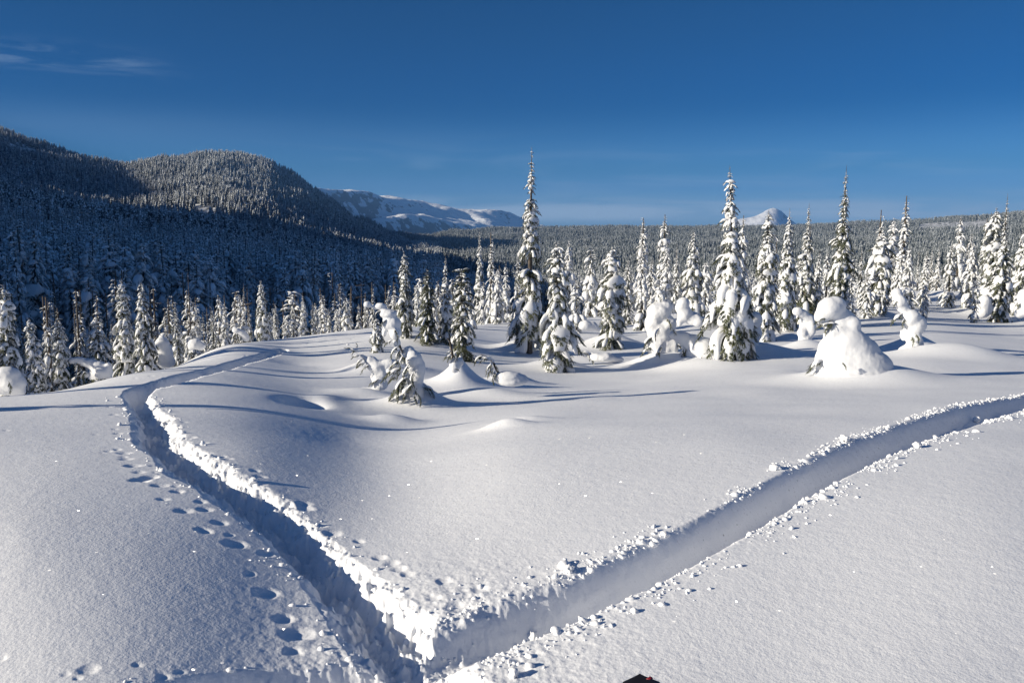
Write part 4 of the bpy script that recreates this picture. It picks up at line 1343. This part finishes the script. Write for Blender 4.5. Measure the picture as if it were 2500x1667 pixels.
ghost('two-humped snow lump by the right edge', 2494, 775, 36,
      [(2500, 725, 20, 22), (2508, 752, 22, 22), (2490, 765, 14, 14)], [(2492, 735, 2484, 752)], vox=.055, amp=.03)
ghost('low snow hump with frozen twigs, before the fir with flat snow ledges', 1450, 880, 22,
      [(1470, 872, 34, 12), (1446, 868, 16, 10), (1430, 862, 10, 8), (1500, 878, 26, 8)],
      [(1440, 866, 1416, 858), (1446, 876, 1448, 896), (1432, 862, 1440, 880), (1424, 858, 1410, 868)], vox=.03, amp=.03)
ghost('long low snow hump behind the fir with flat snow ledges', 1440, 806, 33,
      [(1428, 794, 18, 14), (1446, 796, 16, 12), (1460, 803, 10, 8)], (), vox=.05, amp=.03)
ghost('bent foreground tree with snow cushions on its nodding top, standing on a snow cone', 1010, 1000, 12,
      [(897, 743, 10, 9), (908, 748, 8, 4), (928, 747, 17, 9), (916, 752, 8, 6), (948, 766, 22, 12), (956, 790, 24, 20), (945, 778, 12, 12), (966, 812, 15, 18), (938, 812, 7, 11), (968, 836, 10, 14),
       (998, 860, 16, 16), (1010, 876, 22, 22), (1019, 900, 21, 30), (1014, 925, 21, 28), (1018, 952, 17, 24), (1004, 905, 14, 24), (978, 872, 8, 14), (990, 886, 9, 9), (950, 905, 8, 8), (964, 925, 8, 6), (960, 895, 9, 6),
       (1008, 958, 12, 18), (1024, 974, 16, 20), (990, 978, 12, 16), (1008, 1000, 46, 22), (1018, 988, 34, 26), (1034, 992, 30, 18)],
      [(982, 880, 952, 898), (986, 898, 936, 925), (985, 908, 948, 934), (996, 925, 968, 952), (998, 936, 950, 974), (1002, 945, 990, 968), (1030, 938, 1063, 962, .0, 1.0, .3), (1030, 945, 1052, 958, .1, .8, 0),
       (975, 845, 950, 870), (980, 850, 965, 885), (960, 830, 938, 845), (975, 860, 990, 882, .3), (1018, 960, 1030, 988, .3, .8, 0), (960, 800, 975, 828, .1), (930, 758, 915, 770, .05, .7), (945, 780, 928, 796), (1000, 890, 984, 928, .22), (1010, 935, 984, 975, .26), (1012, 905, 1004, 940, .26), (1018, 948, 1012, 982, .24), (990, 862, 976, 900, .2), (1000, 915, 962, 966, .2)],
      name='bent_fir', category='tree', vox=.016, amp=.016, fq=7, depth=1.0,
      stem=[(1010, 1000), (1005, 940), (1000, 890), (978, 850), (966, 815), (952, 780), (925, 755), (897, 747)])
ghost('bowed branch tip arching out of the snow, left of the bent foreground tree', 915, 960, 13.2,
      [(919, 895, 22, 16), (905, 880, 18, 12), (935, 905, 24, 16), (922, 920, 20, 18), (884, 868, 8, 6), (871, 856, 6, 6), (895, 953, 24, 9), (880, 962, 14, 7), (930, 938, 20, 16), (950, 890, 26, 16), (848, 842, 7, 6)],
      [(872, 862, 848, 846), (880, 868, 858, 872), (888, 876, 868, 892), (895, 885, 870, 898), (905, 890, 880, 905), (918, 930, 900, 942), (925, 925, 908, 940), (866, 856, 858, 868), (872, 852, 870, 838)],
      vox=.02, amp=.02, fq=6)
ghost('plump snow cone crowned with a tuft of needles, behind the bent foreground tree', 1118, 950, 13.4,
      [(1110, 893, 14, 18), (1122, 884, 13, 13), (1104, 868, 6, 8), (1100, 850, 5, 8)],
      [(1104, 866, 1082, 880), (1104, 866, 1092, 884), (1106, 862, 1118, 876), (1104, 858, 1090, 862), (1108, 864, 1110, 884), (1110, 900, 1122, 906, .3, .6, 0)],
      vox=.02, amp=.022, fq=6, stem=[(1108, 890), (1104, 862), (1099, 835), (1092, 825)])
ghost('drooping green twig curving over a rounded snow hummock', 1240, 938, 13.2,
      [(1242, 918, 36, 14), (1228, 926, 24, 16), (1250, 930, 44, 14), (1262, 924, 28, 12), (1192, 872, 10, 5), (1204, 882, 7, 7)],
      [(1200, 880, 1166, 872), (1180, 868, 1158, 882), (1176, 870, 1156, 888), (1190, 874, 1170, 888), (1204, 886, 1184, 910), (1208, 896, 1190, 922), (1212, 904, 1200, 934), (1208, 890, 1216, 906), (1200, 884, 1196, 912)],
      vox=.02, amp=.012, fq=6, stem=[(1226, 920), (1214, 906), (1206, 888), (1194, 872), (1176, 866), (1162, 874)])
ghost('upright snow dome before the ragged firs on the left crest', 402, 895, 23,
      [(398, 842, 18, 22), (404, 862, 20, 24), (392, 860, 14, 16), (404, 884, 24, 18)], [(392, 855, 382, 872), (388, 865, 378, 888)], vox=.03, amp=.02)
ghost('fallen-over sapling making a snow arch below the capped squat fir', 215, 925, 17.6,
      [(180, 880, 12, 9), (196, 878, 16, 10), (214, 886, 20, 12), (236, 896, 24, 16), (250, 910, 22, 16), (266, 905, 10, 26), (205, 915, 16, 9)],
      [(200, 905, 186, 925), (210, 905, 200, 928), (190, 885, 182, 896)], vox=.025, amp=.02)
ghost('low snow-covered dome at the foot of the leftmost fir', 25, 958, 13,
      [(20, 912, 34, 20), (28, 935, 38, 26), (10, 940, 40, 26), (38, 955, 24, 16)], [(20, 930, 26, 958, .35, .7, 0)], vox=.022, amp=.02)
ghost('leaning snow arch on the crest left of the tidy pointed fir', 590, 835, 30,
      [(578, 806, 12, 8), (590, 812, 12, 9), (600, 824, 10, 12), (572, 802, 8, 6)], [(582, 812, 575, 828), (578, 812, 568, 828), (590, 820, 584, 836)], vox=.04, amp=.02)
ghost('white snow lump on the crest below the bare grey pole', 482, 850, 29,
      [(478, 838, 18, 14), (490, 845, 14, 12), (466, 845, 10, 14)], (), vox=.04, amp=.03)
ghost('snow cap beside the crooked snowy top, behind the bent foreground tree', 1125, 838, 21,
      [(1118, 800, 12, 20), (1130, 820, 18, 24), (1112, 830, 14, 14), (1140, 835, 16, 12)], [(1130, 790, 1152, 812), (1135, 800, 1160, 820)], vox=.03, amp=.03)

# firs left of the view whose shadows fall across the snow
for i, (x, y, H) in enumerate(((-9.3, 7.2, 2.15), (-11.0, 9.2, 2.5), (-7.2, 3.9, 1.0), (-7.3, 4.85, 1.0))):
    z = ground(x, y)
    rank_tree(x, y, z, H, (5, 4, 1, 3)[i], ('fir past the left edge whose broad shadow crosses the trench', 'furthest fir past the left edge, its shadow falling along the crest', 'shortest and nearest little fir past the left edge', 'little fir past the left edge just behind the nearest one')[i], 'firs left of the view', 1.05)

# ------------------------------------------------------------------ crumbs of snow along the trenches
def clod_v(seed, sub=1):
    bm = bmesh.new(); bmesh.ops.create_icosphere(bm, subdivisions=sub, radius=1.0)
    v = np.array([p.co[:] for p in bm.verts]); f = np.array([[q.index for q in p.verts] for p in bm.faces]); bm.free()
    r_ = np.random.RandomState(seed)
    k = 1 + .40 * fbm(v[:, 0] * 1.9 + seed * 3, v[:, 1] * 1.9 + v[:, 2] * 1.6, 2) * 2
    return v * k[:, None] * r_.uniform(.75, 1.2, 3), f
CLV = [clod_v(i) for i in range(12)]
CLV2 = [clod_v(30 + i, 2) for i in range(8)]
cr_ = np.random.RandomState(21)
parts = []
def scatter_clods(line, w_side, n, size, spread, side=None, smin=0):
    P = np.array(line); seg = np.linalg.norm(np.diff(P[:, :2], axis=0), axis=1); cum = np.concatenate([[0], np.cumsum(seg)])
    pts = []
    while len(pts) < n:
        # density per screen area: more near the camera in number, fewer far
        s_ = cr_.uniform(smin, cum[-1]); i = min(np.searchsorted(cum, s_) - 1, len(seg) - 1); i = max(i, 0)
        t = (s_ - cum[i]) / seg[i]; c = P[i] * (1 - t) + P[i + 1] * t
        if cr_.rand() > min(1, 5.5 / max(c[1], 2)) : continue
        if noise2(s_ * 2.3, 3.3 + (w_side or 0)) < -.12 + .35 * cr_.rand() - .2: continue
        d = (P[i + 1] - P[i])[:2]; d = d / np.linalg.norm(d); nn = np.array([-d[1], d[0]])
        sd = side if side else (1 if cr_.rand() < .5 else -1)
        off = c[2] * .97 + abs(cr_.normal(0, spread)) + .01
        pts.append((*(c[:2] + nn * sd * off), size * np.exp(cr_.normal(0, .55))))
    pts = np.array(pts)
    z = surf(pts[:, 0], pts[:, 1])
    return [(a, b, c, s_) for (a, b, s_), c in zip(pts, z)]
CL = []
CL += scatter_clods(RIGHT_R, 0, 1700, .0062, .075, 1)
CL += scatter_clods(RIGHT_R, 1, 1600, .0062, .10, -1)
CL += scatter_clods(LEFT_R, 2, 220, .008, .06)
CL += scatter_clods(NEAR_R, 3, 70, .009, .05)
for k in range(130):
    a = cr_.normal(-.2, .28); b = 3.45 + cr_.normal(0, .35)
    CL.append((a, b, 0.0, .0065 * math.exp(cr_.normal(0, .5))))
_z = surf(np.array([c[0] for c in CL]), np.array([c[1] for c in CL]))
CL = [(c[0], c[1], float(z_), c[3]) for c, z_ in zip(CL, _z)]
for x, y, z, s_ in CL:
    s_ = min(s_, .045) * (1 + .05 * max(y - 4, 0))
    v, f = (CLV2 if (y < 5 and s_ > .014) else CLV)[cr_.randint(8)]
    v = v * cr_.uniform(.55, 1.35, 3)
    v = v @ np.array(Euler(tuple(cr_.uniform(0, 6.28, 3))).to_matrix()).T
    a = cr_.uniform(0, 6.28); c_, n__ = math.cos(a), math.sin(a)
    Rm = np.array([[c_, -n__, 0], [n__, c_, 0], [0, 0, 1]])
    parts.append(((v @ Rm.T) * s_ * np.array([1, 1, .8]) + np.array([x, y, z + s_ * .05]), f))
cv, cf = cat(parts)
co_ = add('snow_crumbs', new_mesh('snow_crumbs', cv, cf, [M_CLOD]))
co_['kind'] = 'stuff'; co_['label'] = 'loose crumbs and broken lumps of snow scattered along the trench edges'; co_['category'] = 'snow rubble'
print('crumb tris', len(cf))

def big_clod(label, px, py, w_px, h_px, seed):
    q = cast(px, py, lambda a, b: surf(a, b)); k = q.y / FPX
    v, f = clod_v(seed, 3)
    n_ = fbm(v[:, 0] * 3 + seed, v[:, 1] * 3 + v[:, 2] * 2, 3)
    v = v * (1 + .12 * n_)[:, None]
    v = v * np.array([w_px * k / 2, w_px * k / 2, h_px * k / 2]) + np.array([0, 0, h_px * k * .33])
    o = add('snow_clod', new_mesh('snow_clod', v, f, [M_CLOD])); o.location = q
    o['label'] = label; o['category'] = 'snow clod'; o['group'] = 'lone clods of snow'
big_clod('fist-sized clod of snow alone on the smooth snow at the bottom, below the right trench', 1254, 1650, 26, 30, 3)
big_clod('upright crumb of snow on the far bank of the right trench, nearest the fork', 1379, 1376, 16, 20, 5)
big_clod('thin crumb set back from the far bank of the right trench', 1388, 1396, 20, 20, 8)
big_clod('pale block of snow far up the right trench on its far bank', 2062, 1076, 30, 18, 12)
big_clod('wide wedge of snow halfway along the far bank of the right trench', 1893, 1145, 26, 14, 14)
big_clod('knobbly clod on the near bank far up the right trench', 2240, 1092, 22, 18, 17)
big_clod('round clod standing on the near bank of the right trench towards the right edge', 2384, 1030, 18, 18, 19)
big_clod('lump capping the near bank at the lower end of the right trench', 1300, 1560, 24, 24, 23)
big_clod('flat broken slab of snow resting on the left bank above the fork', 620, 1176, 22, 14, 27)

# ------------------------------------------------------------------ ski tip at the bottom edge
def simple(name, col, rough, spec=.5):
    m, t, b = mat(name); b.inputs['Base Color'].default_value = (*col, 1); b.inputs['Roughness'].default_value = rough
    b.inputs['Specular IOR Level'].default_value = spec
    return m
M_BLK = simple('ski_topsheet', (.012, .010, .011), .45); M_RED = simple('ski_edge', (.22, .012, .02), .5)
q = at(1562, 1650, 2.75)
t = thing('ski_tip', 'rounded black ski tip with a dark red rim at the bottom edge', 'ski tip', q)
def ski(name, wd, th, off, m, rise=.0):
    vs = []; nseg = 22; rows = 17
    for i in range(rows):
        s_ = i / (rows - 1)                       # 0 tip .. 1 towards the wearer
        yy = -s_ * .55; hw_ = wd * math.sqrt(max(1 - (1 - min(s_ * 11, 1)) ** 2, 0)) + .0005
        zc = -(s_ ** 1.3) * .22
        for j in range(nseg):
            a = j / nseg * 2 * PI
            vs.append((math.cos(a) * hw_, yy, zc + math.sin(a) * th * (1 + .5 * abs(math.cos(a))) + off))
    f = []
    for i in range(rows - 1):
        for j in range(nseg):
            b = (j + 1) % nseg; f.append((i * nseg + j, i * nseg + b, i * nseg + nseg + b, i * nseg + nseg + j))
    return add(name, new_mesh(name, np.array(vs), np.array(f), [m]), t)
ski('topsheet', .066, .006, .004, M_BLK); ski('edge', .070, .0055, -.004, M_RED)
b_ = add('tip_clip', new_mesh('tip_clip', CLV2[0][0] * np.array([.012, .012, .006]) + np.array([.03, -.02, .002]), CLV2[0][1], [M_RED]), t)

# ------------------------------------------------------------------ air
hz = bmesh.new(); bmesh.ops.create_cube(hz, size=1.0)
hm = bpy.data.meshes.new('haze'); hz.to_mesh(hm); hz.free()
m = bpy.data.materials.new('haze_air'); m.use_nodes = True; tt = m.node_tree; tt.nodes.clear()
o_ = tt.nodes.new('ShaderNodeOutputMaterial'); pv_ = tt.nodes.new('ShaderNodeVolumePrincipled')
pv_.inputs['Density'].default_value = HAZE
pv_.inputs['Color'].default_value = (.17, .38, .78, 1)
pv_.inputs['Anisotropy'].default_value = 0.0
tt.links.new(pv_.outputs[0], o_.inputs['Volume'])
hm.materials.append(m)
ho = add('haze', hm); ho['kind'] = 'stuff'
zlo = min(-700, -700); zhi = 700
ho.scale = (24000, 15000, zhi - zlo); ho.location = (0, 6000, (zhi + zlo) / 2)
print('objects', len(C.objects))
